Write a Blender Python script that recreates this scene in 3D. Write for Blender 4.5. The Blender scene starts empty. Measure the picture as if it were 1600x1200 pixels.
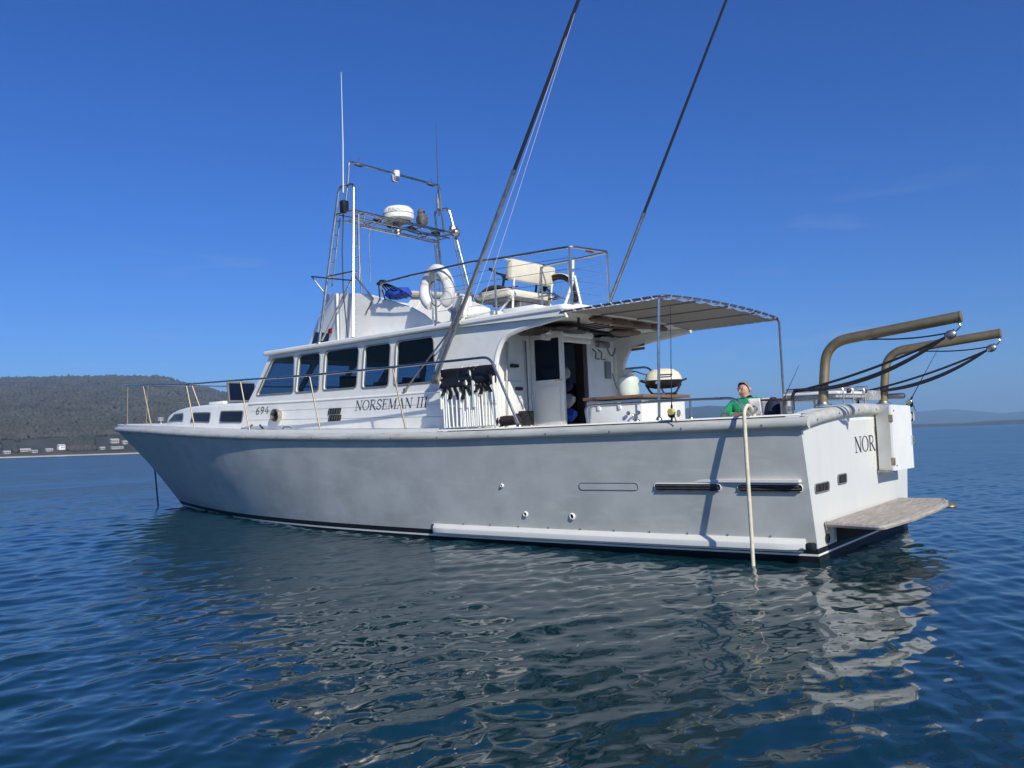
import bpy, bmesh, math, random
import numpy as np
from mathutils import Vector, Matrix

random.seed(7); rng = np.random.default_rng(11)
R = math.radians
scene = bpy.context.scene
COL = scene.collection

# ------------------------------------------------------------------ camera
# World axes: +X towards the bow of the boat, +Y to its port side, +Z up, z = 0 the still water.
CAM = Vector((-3.31, 11.34, 1.40))
HEAD = Vector((math.cos(R(-51.4)), math.sin(R(-51.4)), 0)).normalized()
PITCH, ROLL = R(3.80), R(1.862)
right_h = Vector((HEAD.y, -HEAD.x, 0))
fwd = HEAD * math.cos(PITCH) + Vector((0, 0, 1)) * math.sin(PITCH)
up0 = Vector((0, 0, 1)) * math.cos(PITCH) - HEAD * math.sin(PITCH)
c_r, s_r = math.cos(ROLL), math.sin(ROLL)
cam_r = right_h * c_r - up0 * s_r
cam_u = right_h * s_r + up0 * c_r
cd = bpy.data.cameras.new('camera')
cd.sensor_width = 36.0; cd.lens = 29.84; cd.clip_start = 0.1; cd.clip_end = 60000
co = bpy.data.objects.new('camera', cd); COL.objects.link(co)
co.matrix_world = Matrix(((cam_r.x, cam_u.x, -fwd.x, CAM.x), (cam_r.y, cam_u.y, -fwd.y, CAM.y),
                          (cam_r.z, cam_u.z, -fwd.z, CAM.z), (0, 0, 0, 1)))
scene.camera = co

# ------------------------------------------------------------------ sun and sky
SUN_DIR = Vector((-1.42, 0.70, 0.98)).normalized()       # towards the sun: astern, a little to port
sl = bpy.data.lights.new('sun', 'SUN'); sl.energy = 4.9; sl.angle = R(0.53); sl.color = (1.0, 0.95, 0.86)
so = bpy.data.objects.new('sun', sl); COL.objects.link(so)
so.rotation_euler = SUN_DIR.to_track_quat('Z', 'Y').to_euler()
so.location = (-30, 10, 20)

world = bpy.data.worlds.new('World'); scene.world = world; world.use_nodes = True
nt = world.node_tree; nt.nodes.clear()
wo = nt.nodes.new('ShaderNodeOutputWorld'); bg = nt.nodes.new('ShaderNodeBackground')
sky = nt.nodes.new('ShaderNodeTexSky'); sky.sky_type = 'NISHITA'; sky.sun_disc = False
sky.sun_elevation = math.asin(SUN_DIR.z); sky.sun_rotation = math.atan2(SUN_DIR.x, SUN_DIR.y)
sky.altitude = 0; sky.air_density = 1.0; sky.dust_density = 0.4; sky.ozone_density = 3.2
hs = nt.nodes.new('ShaderNodeHueSaturation'); hs.inputs['Saturation'].default_value = 1.22
gm = nt.nodes.new('ShaderNodeGamma'); gm.inputs['Gamma'].default_value = 1.0
# thin wisps of cloud low over the water
tc = nt.nodes.new('ShaderNodeTexCoord'); mp = nt.nodes.new('ShaderNodeMapping')
mp.inputs['Scale'].default_value = (3.0, 3.0, 16.0); mp.inputs['Location'].default_value = (0.4, 1.3, 0.2)
nz = nt.nodes.new('ShaderNodeTexNoise'); nz.inputs['Scale'].default_value = 2.3; nz.inputs['Detail'].default_value = 7
nz.inputs['Distortion'].default_value = 0.5
cr = nt.nodes.new('ShaderNodeMapRange'); cr.inputs['From Min'].default_value = 0.60; cr.inputs['From Max'].default_value = 0.80
cr.inputs['To Max'].default_value = 0.5
sx = nt.nodes.new('ShaderNodeSeparateXYZ'); lo = nt.nodes.new('ShaderNodeMapRange')
lo.inputs['From Min'].default_value = 0.30; lo.inputs['From Max'].default_value = 0.04
mu = nt.nodes.new('ShaderNodeMath'); mu.operation = 'MULTIPLY'; mu.use_clamp = True
mx = nt.nodes.new('ShaderNodeMix'); mx.data_type = 'RGBA'; mx.inputs['B'].default_value = (4.6, 5.2, 6.4, 1)
L = nt.links.new
tn = nt.nodes.new('ShaderNodeMix'); tn.data_type = 'RGBA'; tn.blend_type = 'MULTIPLY'; tn.inputs['Factor'].default_value = 1.0
tn.inputs['B'].default_value = (0.445, 0.715, 1.30, 1)       # clear, dry southern air: a deeper blue than the model's default
L(sky.outputs[0], hs.inputs['Color']); L(hs.outputs[0], tn.inputs['A']); L(tn.outputs['Result'], gm.inputs['Color'])
L(tc.outputs['Generated'], mp.inputs[0]); L(mp.outputs[0], nz.inputs['Vector']); L(nz.outputs['Fac'], cr.inputs['Value'])
L(tc.outputs['Generated'], sx.inputs[0]); L(sx.outputs['Z'], lo.inputs['Value'])
L(cr.outputs[0], mu.inputs[0]); L(lo.outputs[0], mu.inputs[1]); L(mu.outputs[0], mx.inputs['Factor'])
L(gm.outputs[0], mx.inputs['A']); L(mx.outputs['Result'], bg.inputs['Color'])
bg.inputs['Strength'].default_value = 0.088; L(bg.outputs[0], wo.inputs['Surface'])

vs = scene.view_settings
vs.view_transform = 'Standard'; vs.look = 'None'; vs.exposure = 0.0; vs.gamma = 1.0; vs.use_curve_mapping = False
cy = scene.cycles
cy.use_denoising = True; cy.max_bounces = 8; cy.transparent_max_bounces = 16; cy.glossy_bounces = 5; cy.volume_bounces = 0; cy.diffuse_bounces = 3
cy.caustics_reflective = True; cy.blur_glossy = 0.25; cy.sample_clamp_indirect = 4.0; cy.caustics_refractive = False

# ------------------------------------------------------------------ materials
def nodes(name):
    m = bpy.data.materials.new(name); m.use_nodes = True
    return m, m.node_tree, m.node_tree.nodes['Principled BSDF']

def pm(name, col, rough=0.5, metal=0.0, var=0.08, scale=6.0, bump=0.0, bscale=60.0, stretch=(1, 1, 1), coat=0.0, spec=0.5, dirt=None, dirt_amt=0.0, dirt_scale=3.0):
    m, t, b = nodes(name); l = t.links.new
    tcn = t.nodes.new('ShaderNodeTexCoord'); mpn = t.nodes.new('ShaderNodeMapping'); mpn.inputs['Scale'].default_value = stretch
    l(tcn.outputs['Object'], mpn.inputs[0])
    n = t.nodes.new('ShaderNodeTexNoise'); n.inputs['Scale'].default_value = scale; n.inputs['Detail'].default_value = 6
    l(mpn.outputs[0], n.inputs['Vector'])
    mixn = t.nodes.new('ShaderNodeMix'); mixn.data_type = 'RGBA'
    lo_ = [max(0, c * (1 - var)) for c in col]; hi_ = [min(1, c * (1 + var)) for c in col]
    mixn.inputs['A'].default_value = (*lo_, 1); mixn.inputs['B'].default_value = (*hi_, 1)
    mr = t.nodes.new('ShaderNodeMapRange'); mr.inputs['From Min'].default_value = 0.3; mr.inputs['From Max'].default_value = 0.7
    l(n.outputs['Fac'], mr.inputs['Value']); l(mr.outputs[0], mixn.inputs['Factor'])
    out = mixn.outputs['Result']
    if dirt:
        n2 = t.nodes.new('ShaderNodeTexNoise'); n2.inputs['Scale'].default_value = dirt_scale; n2.inputs['Detail'].default_value = 8; n2.inputs['Roughness'].default_value = 0.65
        l(mpn.outputs[0], n2.inputs['Vector'])
        m2 = t.nodes.new('ShaderNodeMapRange'); m2.inputs['From Min'].default_value = 0.52; m2.inputs['From Max'].default_value = 0.75; m2.inputs['To Max'].default_value = dirt_amt
        l(n2.outputs['Fac'], m2.inputs['Value'])
        x2 = t.nodes.new('ShaderNodeMix'); x2.data_type = 'RGBA'; x2.inputs['B'].default_value = (*dirt, 1)
        l(m2.outputs[0], x2.inputs['Factor']); l(out, x2.inputs['A']); out = x2.outputs['Result']
    l(out, b.inputs['Base Color'])
    rr = t.nodes.new('ShaderNodeMapRange'); rr.inputs['To Min'].default_value = max(0, rough - 0.07); rr.inputs['To Max'].default_value = min(1, rough + 0.09)
    l(n.outputs['Fac'], rr.inputs['Value']); l(rr.outputs[0], b.inputs['Roughness'])
    b.inputs['Metallic'].default_value = metal; b.inputs['Specular IOR Level'].default_value = spec; b.inputs['Coat Weight'].default_value = coat
    if bump:
        nb = t.nodes.new('ShaderNodeTexNoise'); nb.inputs['Scale'].default_value = bscale; nb.inputs['Detail'].default_value = 4
        l(mpn.outputs[0], nb.inputs['Vector'])
        bp = t.nodes.new('ShaderNodeBump'); bp.inputs['Strength'].default_value = bump; bp.inputs['Distance'].default_value = 0.01
        l(nb.outputs['Fac'], bp.inputs['Height']); l(bp.outputs[0], b.inputs['Normal'])
    return m

M = {}
def hull_paint():
    """old white enamel: dapples and diagonal streaks of water-reflected light painted into the colour, weeps below the fittings and a brown tinge at the waterline"""
    m, t, b = nodes('hull_paint'); l = t.links.new; N = t.nodes.new
    def noise(scale, detail, stretch=(1, 1, 1), rot=(0, 0, 0), rough=0.55):
        mp_ = N('ShaderNodeMapping'); mp_.inputs['Scale'].default_value = stretch; mp_.inputs['Rotation'].default_value = rot
        n_ = N('ShaderNodeTexNoise'); n_.inputs['Scale'].default_value = scale; n_.inputs['Detail'].default_value = detail; n_.inputs['Roughness'].default_value = rough
        l(tcn.outputs['Object'], mp_.inputs[0]); l(mp_.outputs[0], n_.inputs['Vector']); return n_.outputs['Fac']
    def rng_(v, a0, a1, b0=0.0, b1=1.0):
        r_ = N('ShaderNodeMapRange'); r_.inputs['From Min'].default_value = a0; r_.inputs['From Max'].default_value = a1
        r_.inputs['To Min'].default_value = b0; r_.inputs['To Max'].default_value = b1; l(v, r_.inputs['Value']); return r_.outputs[0]
    def mixc(f, A, B):
        x = N('ShaderNodeMix'); x.data_type = 'RGBA'; l(f, x.inputs['Factor'])
        for nm, v in (('A', A), ('B', B)):
            if isinstance(v, tuple): x.inputs[nm].default_value = (*v, 1)
            else: l(v, x.inputs[nm])
        return x.outputs['Result']
    tcn = N('ShaderNodeTexCoord')
    dapple = rng_(noise(1.7, 7, (1, 1, 1.1), (0, R(28), 0), 0.6), 0.34, 0.66)  # pale and dark mottle painted in for light rippling up off the water
    c = mixc(dapple, (0.455, 0.468, 0.432), (0.575, 0.585, 0.538))
    dapple_streak = rng_(noise(3.2, 5, (0.55, 1, 2.4), (0, R(-52), 0)), 0.55, 0.75, 0.0, 0.55)  # paler diagonal streaks of the same painted water light
    c = mixc(dapple_streak, c, (0.65, 0.655, 0.60))
    weep = rng_(noise(2.6, 4, (2.6, 2.6, 0.16)), 0.62, 0.80, 0.0, 0.30)
    c = mixc(weep, c, (0.46, 0.42, 0.33))
    z = N('ShaderNodeSeparateXYZ'); l(tcn.outputs['Object'], z.inputs[0])
    scum = N('ShaderNodeMath'); scum.operation = 'MULTIPLY'; l(rng_(z.outputs['Z'], 0.42, 0.16), scum.inputs[0]); l(rng_(noise(5, 6, (0.6, 1, 1.6)), 0.40, 0.72, 0.0, 0.5), scum.inputs[1])
    c = mixc(scum.outputs[0], c, (0.42, 0.40, 0.30))
    l(c, b.inputs['Base Color']); l(rng_(dapple, 0, 1, 0.36, 0.55), b.inputs['Roughness'])
    bp_ = N('ShaderNodeBump'); bp_.inputs['Strength'].default_value = 0.10; bp_.inputs['Distance'].default_value = 0.012
    l(noise(1.1, 3, (0.8, 1, 1.3)), bp_.inputs['Height']); l(bp_.outputs[0], b.inputs['Normal'])
    return m
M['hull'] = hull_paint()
M['transom'] = pm('transom_enamel', (0.67, 0.675, 0.625), 0.40, var=0.04, scale=2.2, bump=0.03, bscale=2.0, dirt=(0.52, 0.48, 0.40), dirt_amt=0.30, dirt_scale=2.2, stretch=(2, 2, 0.35))
M['white'] = pm('white_paint', (0.83, 0.83, 0.765), 0.38, var=0.04, scale=3, dirt=(0.6, 0.58, 0.52), dirt_amt=0.35, dirt_scale=5)
M['rail'] = pm('worn_white_rubber', (0.505, 0.51, 0.455), 0.5, var=0.14, scale=5, bump=0.15, bscale=25, dirt=(0.26, 0.25, 0.23), dirt_amt=0.6, dirt_scale=9, stretch=(0.35, 1, 1.6))
M['deck'] = pm('deck_paint', (0.70, 0.70, 0.67), 0.7, var=0.06, scale=4, bump=0.1, bscale=150)
M['anti'] = pm('black_antifouling', (0.010, 0.011, 0.013), 0.55, var=0.3, scale=4)
M['steel'] = pm('stainless_steel', (0.60, 0.545, 0.46), 0.28, metal=1.0, var=0.08, scale=9)
M['brass'] = pm('tea_stained_steel', (0.36, 0.30, 0.21), 0.5, metal=0.8, var=0.2, scale=20)
M['davit'] = pm('bronze_anodised_pipe', (0.36, 0.285, 0.165), 0.52, metal=0.75, var=0.12, scale=12, bump=0.05, bscale=40)
M['alu'] = pm('dull_aluminium', (0.42, 0.405, 0.38), 0.45, metal=1.0, var=0.15, scale=14)
M['black'] = pm('black_plastic', (0.012, 0.012, 0.014), 0.5, var=0.3, scale=8)
M['rope'] = pm('black_rope', (0.010, 0.011, 0.020), 0.8, var=0.3, scale=50, bump=0.4, bscale=200)
M['gasket'] = pm('window_gasket', (0.18, 0.185, 0.19), 0.5, var=0.1)
M['cream'] = pm('cream_vinyl', (0.70, 0.655, 0.52), 0.5, var=0.06, scale=5, bump=0.12, bscale=30)
M['buoy'] = pm('lifebuoy_vinyl', (0.78, 0.77, 0.73), 0.5, var=0.06, scale=8, bump=0.25, bscale=18, dirt=(0.5, 0.47, 0.4), dirt_amt=0.4)
M['teak'] = pm('weathered_teak', (0.36, 0.325, 0.275), 0.75, var=0.22, scale=7, bump=0.2, bscale=60, stretch=(6, 0.6, 6), dirt=(0.62, 0.59, 0.54), dirt_amt=0.6)
M['varnish'] = pm('brown_timber', (0.20, 0.12, 0.07), 0.5, var=0.25, scale=6, stretch=(1, 6, 6))
M['darkwood'] = pm('dark_timber', (0.05, 0.028, 0.018), 0.45, var=0.25, scale=6, stretch=(6, 6, 1))
M['canvas'] = pm('tan_canvas', (0.36, 0.335, 0.305), 0.9, var=0.08, scale=12, bump=0.2, bscale=90)
M['cord'] = pm('white_cord', (0.72, 0.70, 0.64), 0.8, var=0.1)
M['hose'] = pm('cream_hose', (0.70, 0.63, 0.46), 0.5, var=0.12, scale=12, dirt=(0.3, 0.26, 0.18), dirt_amt=0.35, dirt_scale=20)
M['ink'] = pm('navy_lettering', (0.035, 0.038, 0.065), 0.6, var=0.4, scale=30)
M['seam'] = pm('seam_caulk', (0.22, 0.23, 0.26), 0.8, var=0.2)
M['recess'] = pm('vent_recess', (0.015, 0.015, 0.015), 0.8)
M['louvre'] = pm('dark_louvre', (0.05, 0.045, 0.04), 0.4, var=0.3, scale=10)
M['gas'] = pm('pale_green_cylinder', (0.62, 0.70, 0.60), 0.4, var=0.06, dirt=(0.5, 0.36, 0.2), dirt_amt=0.25, dirt_scale=12)
M['yellow'] = pm('yellow_plastic', (0.55, 0.48, 0.08), 0.5)
M['blue'] = pm('blue_cloth', (0.02, 0.07, 0.42), 0.8, var=0.2, scale=12)
M['navy'] = pm('navy_cloth', (0.012, 0.018, 0.05), 0.85, var=0.3, scale=14)
M['red'] = pm('red_plastic', (0.25, 0.012, 0.018), 0.4)
M['green'] = pm('green_jacket', (0.02, 0.36, 0.16), 0.75, var=0.25, scale=9, bump=0.5, bscale=22)
M['skin'] = pm('skin', (0.58, 0.33, 0.24), 0.5, var=0.12, scale=20)
M['hair'] = pm('grey_hair', (0.20, 0.19, 0.185), 0.7, var=0.35, scale=40, bump=0.4, bscale=80)
M['paper'] = pm('paper', (0.76, 0.71, 0.66), 0.8, var=0.06, scale=20)
M['denim'] = pm('dark_trousers', (0.03, 0.035, 0.055), 0.9)
M['owl'] = pm('grey_owl', (0.11, 0.11, 0.105), 0.7, var=0.4, scale=25, bump=0.4, bscale=50)
M['tyre'] = pm('tyre_rubber', (0.03, 0.022, 0.02), 0.7, var=0.3, scale=20)
M['mat'] = pm('brown_mat', (0.035, 0.022, 0.022), 0.9, var=0.4, scale=20)
M['grey'] = pm('grey_box', (0.24, 0.25, 0.26), 0.6, var=0.1)
M['rustred'] = pm('faded_red', (0.35, 0.12, 0.10), 0.6)
M['tread'] = pm('chequer_plate', (0.58, 0.57, 0.55), 0.45, metal=0.5, var=0.35, scale=28, bump=0.8, bscale=30)
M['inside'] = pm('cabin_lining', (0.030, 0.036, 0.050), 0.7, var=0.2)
M['kitbag'] = pm('beige_cloth', (0.46, 0.43, 0.37), 0.9, var=0.2, scale=8, bump=0.4, bscale=20)
M['teal'] = pm('teal_cloth', (0.08, 0.22, 0.30), 0.9, var=0.25, scale=8, bump=0.4, bscale=20)

def glass_mat(name, tint, refl_rough=0.02):
    m = bpy.data.materials.new(name); m.use_nodes = True; t = m.node_tree; t.nodes.clear(); l = t.links.new
    o = t.nodes.new('ShaderNodeOutputMaterial'); mixs = t.nodes.new('ShaderNodeMixShader')
    tr = t.nodes.new('ShaderNodeBsdfTransparent'); tr.inputs[0].default_value = (*tint, 1)
    gl = t.nodes.new('ShaderNodeBsdfGlossy'); gl.inputs['Roughness'].default_value = refl_rough
    fr = t.nodes.new('ShaderNodeFresnel'); fr.inputs[0].default_value = 1.36
    ge = t.nodes.new('ShaderNodeNewGeometry'); iv = t.nodes.new('ShaderNodeMath'); iv.operation = 'SUBTRACT'; iv.inputs[0].default_value = 1.0
    ml_ = t.nodes.new('ShaderNodeMath'); ml_.operation = 'MULTIPLY'     # thin pane: only its outer face mirrors
    l(ge.outputs['Backfacing'], iv.inputs[1]); l(iv.outputs[0], ml_.inputs[0]); l(fr.outputs[0], ml_.inputs[1]); l(ml_.outputs[0], mixs.inputs[0]); l(tr.outputs[0], mixs.inputs[1]); l(gl.outputs[0], mixs.inputs[2]); l(mixs.outputs[0], o.inputs['Surface'])
    return m
M['glass'] = glass_mat('tinted_glass', (0.55, 0.63, 0.70))
m_, t_, b_ = nodes('dark_glass'); b_.inputs['Base Color'].default_value = (0.006, 0.012, 0.028, 1); b_.inputs['Roughness'].default_value = 0.06; b_.inputs['Specular IOR Level'].default_value = 0.22; M['dglass'] = m_

# ------------------------------------------------------------------ mesh helpers
HEEL = R(0.92)
HM = Matrix.Rotation(-HEEL, 4, 'X')                     # the moored boat lists a little to port
BASE = {}

class MB:
    def __init__(s): s.v = []; s.f = []
    def add(s, vs_, fs):
        o = len(s.v); s.v += [tuple(map(float, p)) for p in vs_]; s.f += [tuple(i + o for i in q) for q in fs]; return s
    def box(s, c, d, rot=None, bev=0.0):
        bm = bmesh.new(); bmesh.ops.create_cube(bm, size=1)
        for v in bm.verts: v.co = Vector((v.co.x * d[0], v.co.y * d[1], v.co.z * d[2]))
        if bev: bmesh.ops.bevel(bm, geom=bm.edges[:], offset=bev, segments=2, affect='EDGES', profile=0.5)
        mt = (rot.to_4x4() if rot is not None else Matrix.Identity(4)); C = Vector(c)
        bm.verts.index_update()
        s.add([(mt @ v.co) + C for v in bm.verts], [[v.index for v in f.verts] for f in bm.faces]); bm.free(); return s
    def tube(s, pts, r, n=8, closed=False, caps=True):
        P = [Vector(p) for p in pts]; k = len(P); rr = r if isinstance(r, (list, tuple)) else [r] * k
        vs_, fs = [], []; nrm = None
        for i in range(k):
            a = P[(i - 1) % k] if (closed or i > 0) else P[i]; b = P[(i + 1) % k] if (closed or i < k - 1) else P[i]
            t = (b - a)
            t = t.normalized() if t.length > 1e-9 else Vector((0, 0, 1))
            if nrm is None: nrm = t.orthogonal().normalized()
            else:
                nrm = nrm - t * nrm.dot(t)
                nrm = nrm.normalized() if nrm.length > 1e-6 else t.orthogonal().normalized()
            bn = t.cross(nrm)
            for j in range(n):
                an = 2 * math.pi * j / n; vs_.append(P[i] + (nrm * math.cos(an) + bn * math.sin(an)) * rr[i])
        for i in range(k if closed else k - 1):
            i2 = (i + 1) % k
            for j in range(n): fs.append((i * n + j, i * n + (j + 1) % n, i2 * n + (j + 1) % n, i2 * n + j))
        if caps and not closed: fs.append(tuple(range(n))[::-1]); fs.append(tuple(range((k - 1) * n, k * n)))
        return s.add(vs_, fs)
    def lathe(s, prof, c=(0, 0, 0), n=20, rot=None):
        vs_, fs = [], []; C = Vector(c)
        for r_, z in prof:
            for j in range(n):
                a = 2 * math.pi * j / n; p = Vector((r_ * math.cos(a), r_ * math.sin(a), z))
                vs_.append((rot @ p if rot is not None else p) + C)
        for i in range(len(prof) - 1):
            for j in range(n): fs.append((i * n + j, i * n + (j + 1) % n, (i + 1) * n + (j + 1) % n, (i + 1) * n + j))
        fs.append(tuple(range(n))[::-1]); fs.append(tuple(range((len(prof) - 1) * n, len(prof) * n)))
        return s.add(vs_, fs)
    def prism(s, poly, vec):
        k = len(poly); V = Vector(vec); P = [Vector(p) for p in poly]
        fs = [tuple(range(k))[::-1], tuple(range(k, 2 * k))] + [(i, (i + 1) % k, k + (i + 1) % k, k + i) for i in range(k)]
        return s.add(P + [p + V for p in P], fs)
    def grid(s, rows, closed=False):
        nr, nc = len(rows), len(rows[0]); fs = []
        for i in range(nr - 1):
            for j in range(nc if closed else nc - 1):
                fs.append((i * nc + j, i * nc + (j + 1) % nc, (i + 1) * nc + (j + 1) % nc, (i + 1) * nc + j))
        return s.add([p for r_ in rows for p in r_], fs)
    def blob(s, c, d, seed=0, amp=0.12, sub=2, rot=None):
        bm = bmesh.new(); bmesh.ops.create_icosphere(bm, subdivisions=sub, radius=1); rn = random.Random(seed)
        ph = [(rn.uniform(1.5, 3.5), rn.uniform(0, 6), rn.uniform(1.5, 3.5)) for _ in range(3)]
        C = Vector(c); bm.verts.index_update(); out = []
        for v in bm.verts:
            k = 1 + amp * sum(math.sin(a * v.co.x + b + e * v.co.z) * math.cos(e * v.co.y + b) for a, b, e in ph) / 1.7
            p = Vector((v.co.x * d[0] * k, v.co.y * d[1] * k, v.co.z * d[2] * k)); out.append((rot @ p if rot is not None else p) + C)
        s.add(out, [[v.index for v in f.verts] for f in bm.faces]); bm.free(); return s
    def build(s, name, mat, parent=None, label=None, base=None, smooth=40, recalc=True):
        b = BASE.get(parent, Vector((0, 0, 0))) if base is None else Vector(base)
        me = bpy.data.meshes.new(name); me.from_pydata([(p[0] - b[0], p[1] - b[1], p[2] - b[2]) for p in s.v], [], s.f); me.update()
        if recalc:
            bm = bmesh.new(); bm.from_mesh(me); bmesh.ops.recalc_face_normals(bm, faces=bm.faces[:]); bm.to_mesh(me); bm.free()
        if smooth:
            me.polygons.foreach_set('use_smooth', [True] * len(me.polygons)); me.set_sharp_from_angle(angle=R(smooth))
        me.materials.append(mat if not isinstance(mat, str) else M[mat])
        o = bpy.data.objects.new(name, me); COL.objects.link(o)
        if parent is not None: o.parent = parent; BASE[o] = b
        if label: o['label'] = label
        return o

def thing(name, label, cat, base=(0, 0, 0), group=None, aboard=True):
    o = bpy.data.objects.new(name, None); COL.objects.link(o); o.empty_display_size = 0.2
    b = Vector(base); o.matrix_world = (HM if aboard else Matrix.Identity(4)) @ Matrix.Translation(b)
    BASE[o] = b; o['label'] = label; o['category'] = cat
    if group: o['group'] = group
    return o

def single(mb, name, mat, label, cat, base, group=None, aboard=True, **kw):
    o = mb.build(name, mat, None, base=base, **kw)
    o.matrix_world = (HM if aboard else Matrix.Identity(4)) @ Matrix.Translation(Vector(base))
    BASE[o] = Vector(base); o['label'] = label; o['category'] = cat
    if group: o['group'] = group
    return o

def fillet(pts, r, n=5, closed=False):
    P = [Vector(p) for p in pts]; out = []; k = len(P)
    for i in range(k):
        if not closed and i in (0, k - 1): out.append(P[i]); continue
        a, b, c = P[(i - 1) % k], P[i], P[(i + 1) % k]
        u, w = (a - b), (c - b); rr = min(r, u.length * 0.49, w.length * 0.49)
        p0 = b + u.normalized() * rr; p2 = b + w.normalized() * rr
        for j in range(n + 1):
            t = j / n; out.append(p0 * (1 - t) ** 2 + b * 2 * t * (1 - t) + p2 * t * t)
    return out

def rpoly(pts, r, n=5):
    return [(p.x, p.y) for p in fillet([(x, y, 0) for x, y in pts], r, n, True)]

def holed(outer, holes, half):
    """flat plate (u, v, w) with holes, thickness 2*half, triangulated by a filled 2D curve"""
    cu = bpy.data.curves.new('tmp', 'CURVE'); cu.dimensions = '2D'; cu.fill_mode = 'BOTH'; cu.extrude = half
    for pl in [outer] + holes:
        sp = cu.splines.new('POLY'); sp.points.add(len(pl) - 1); sp.use_cyclic_u = True
        for p, q in zip(sp.points, pl): p.co = (q[0], q[1], 0, 1)
    ob = bpy.data.objects.new('tmp', cu); COL.objects.link(ob); bpy.context.view_layer.update()
    me = ob.evaluated_get(bpy.context.evaluated_depsgraph_get()).to_mesh()
    bm = bmesh.new(); bm.from_mesh(me); bmesh.ops.remove_doubles(bm, verts=bm.verts[:], dist=1e-5); bm.verts.index_update()
    v = [tuple(x.co) for x in bm.verts]; f = [[x.index for x in q.verts] for q in bm.faces]; bm.free()
    ob.to_mesh_clear(); bpy.data.objects.remove(ob); bpy.data.curves.remove(cu)
    return v, f

def sag(a, b, d, n=10):
    A, B = Vector(a), Vector(b)
    return [A.lerp(B, i / n) - Vector((0, 0, d * 4 * (i / n) * (1 - i / n))) for i in range(n + 1)]

def mir(pts): return [(p[0], -p[1], p[2]) for p in pts]

def setting(name, o=None):
    o['kind'] = 'structure'; return o

# ------------------------------------------------------------------ water
def dirv(px):                                            # compass direction of a bearing in the view, as an angle
    return math.atan2(HEAD.y, HEAD.x) - math.atan((px - 800) / 1326.0)

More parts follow.
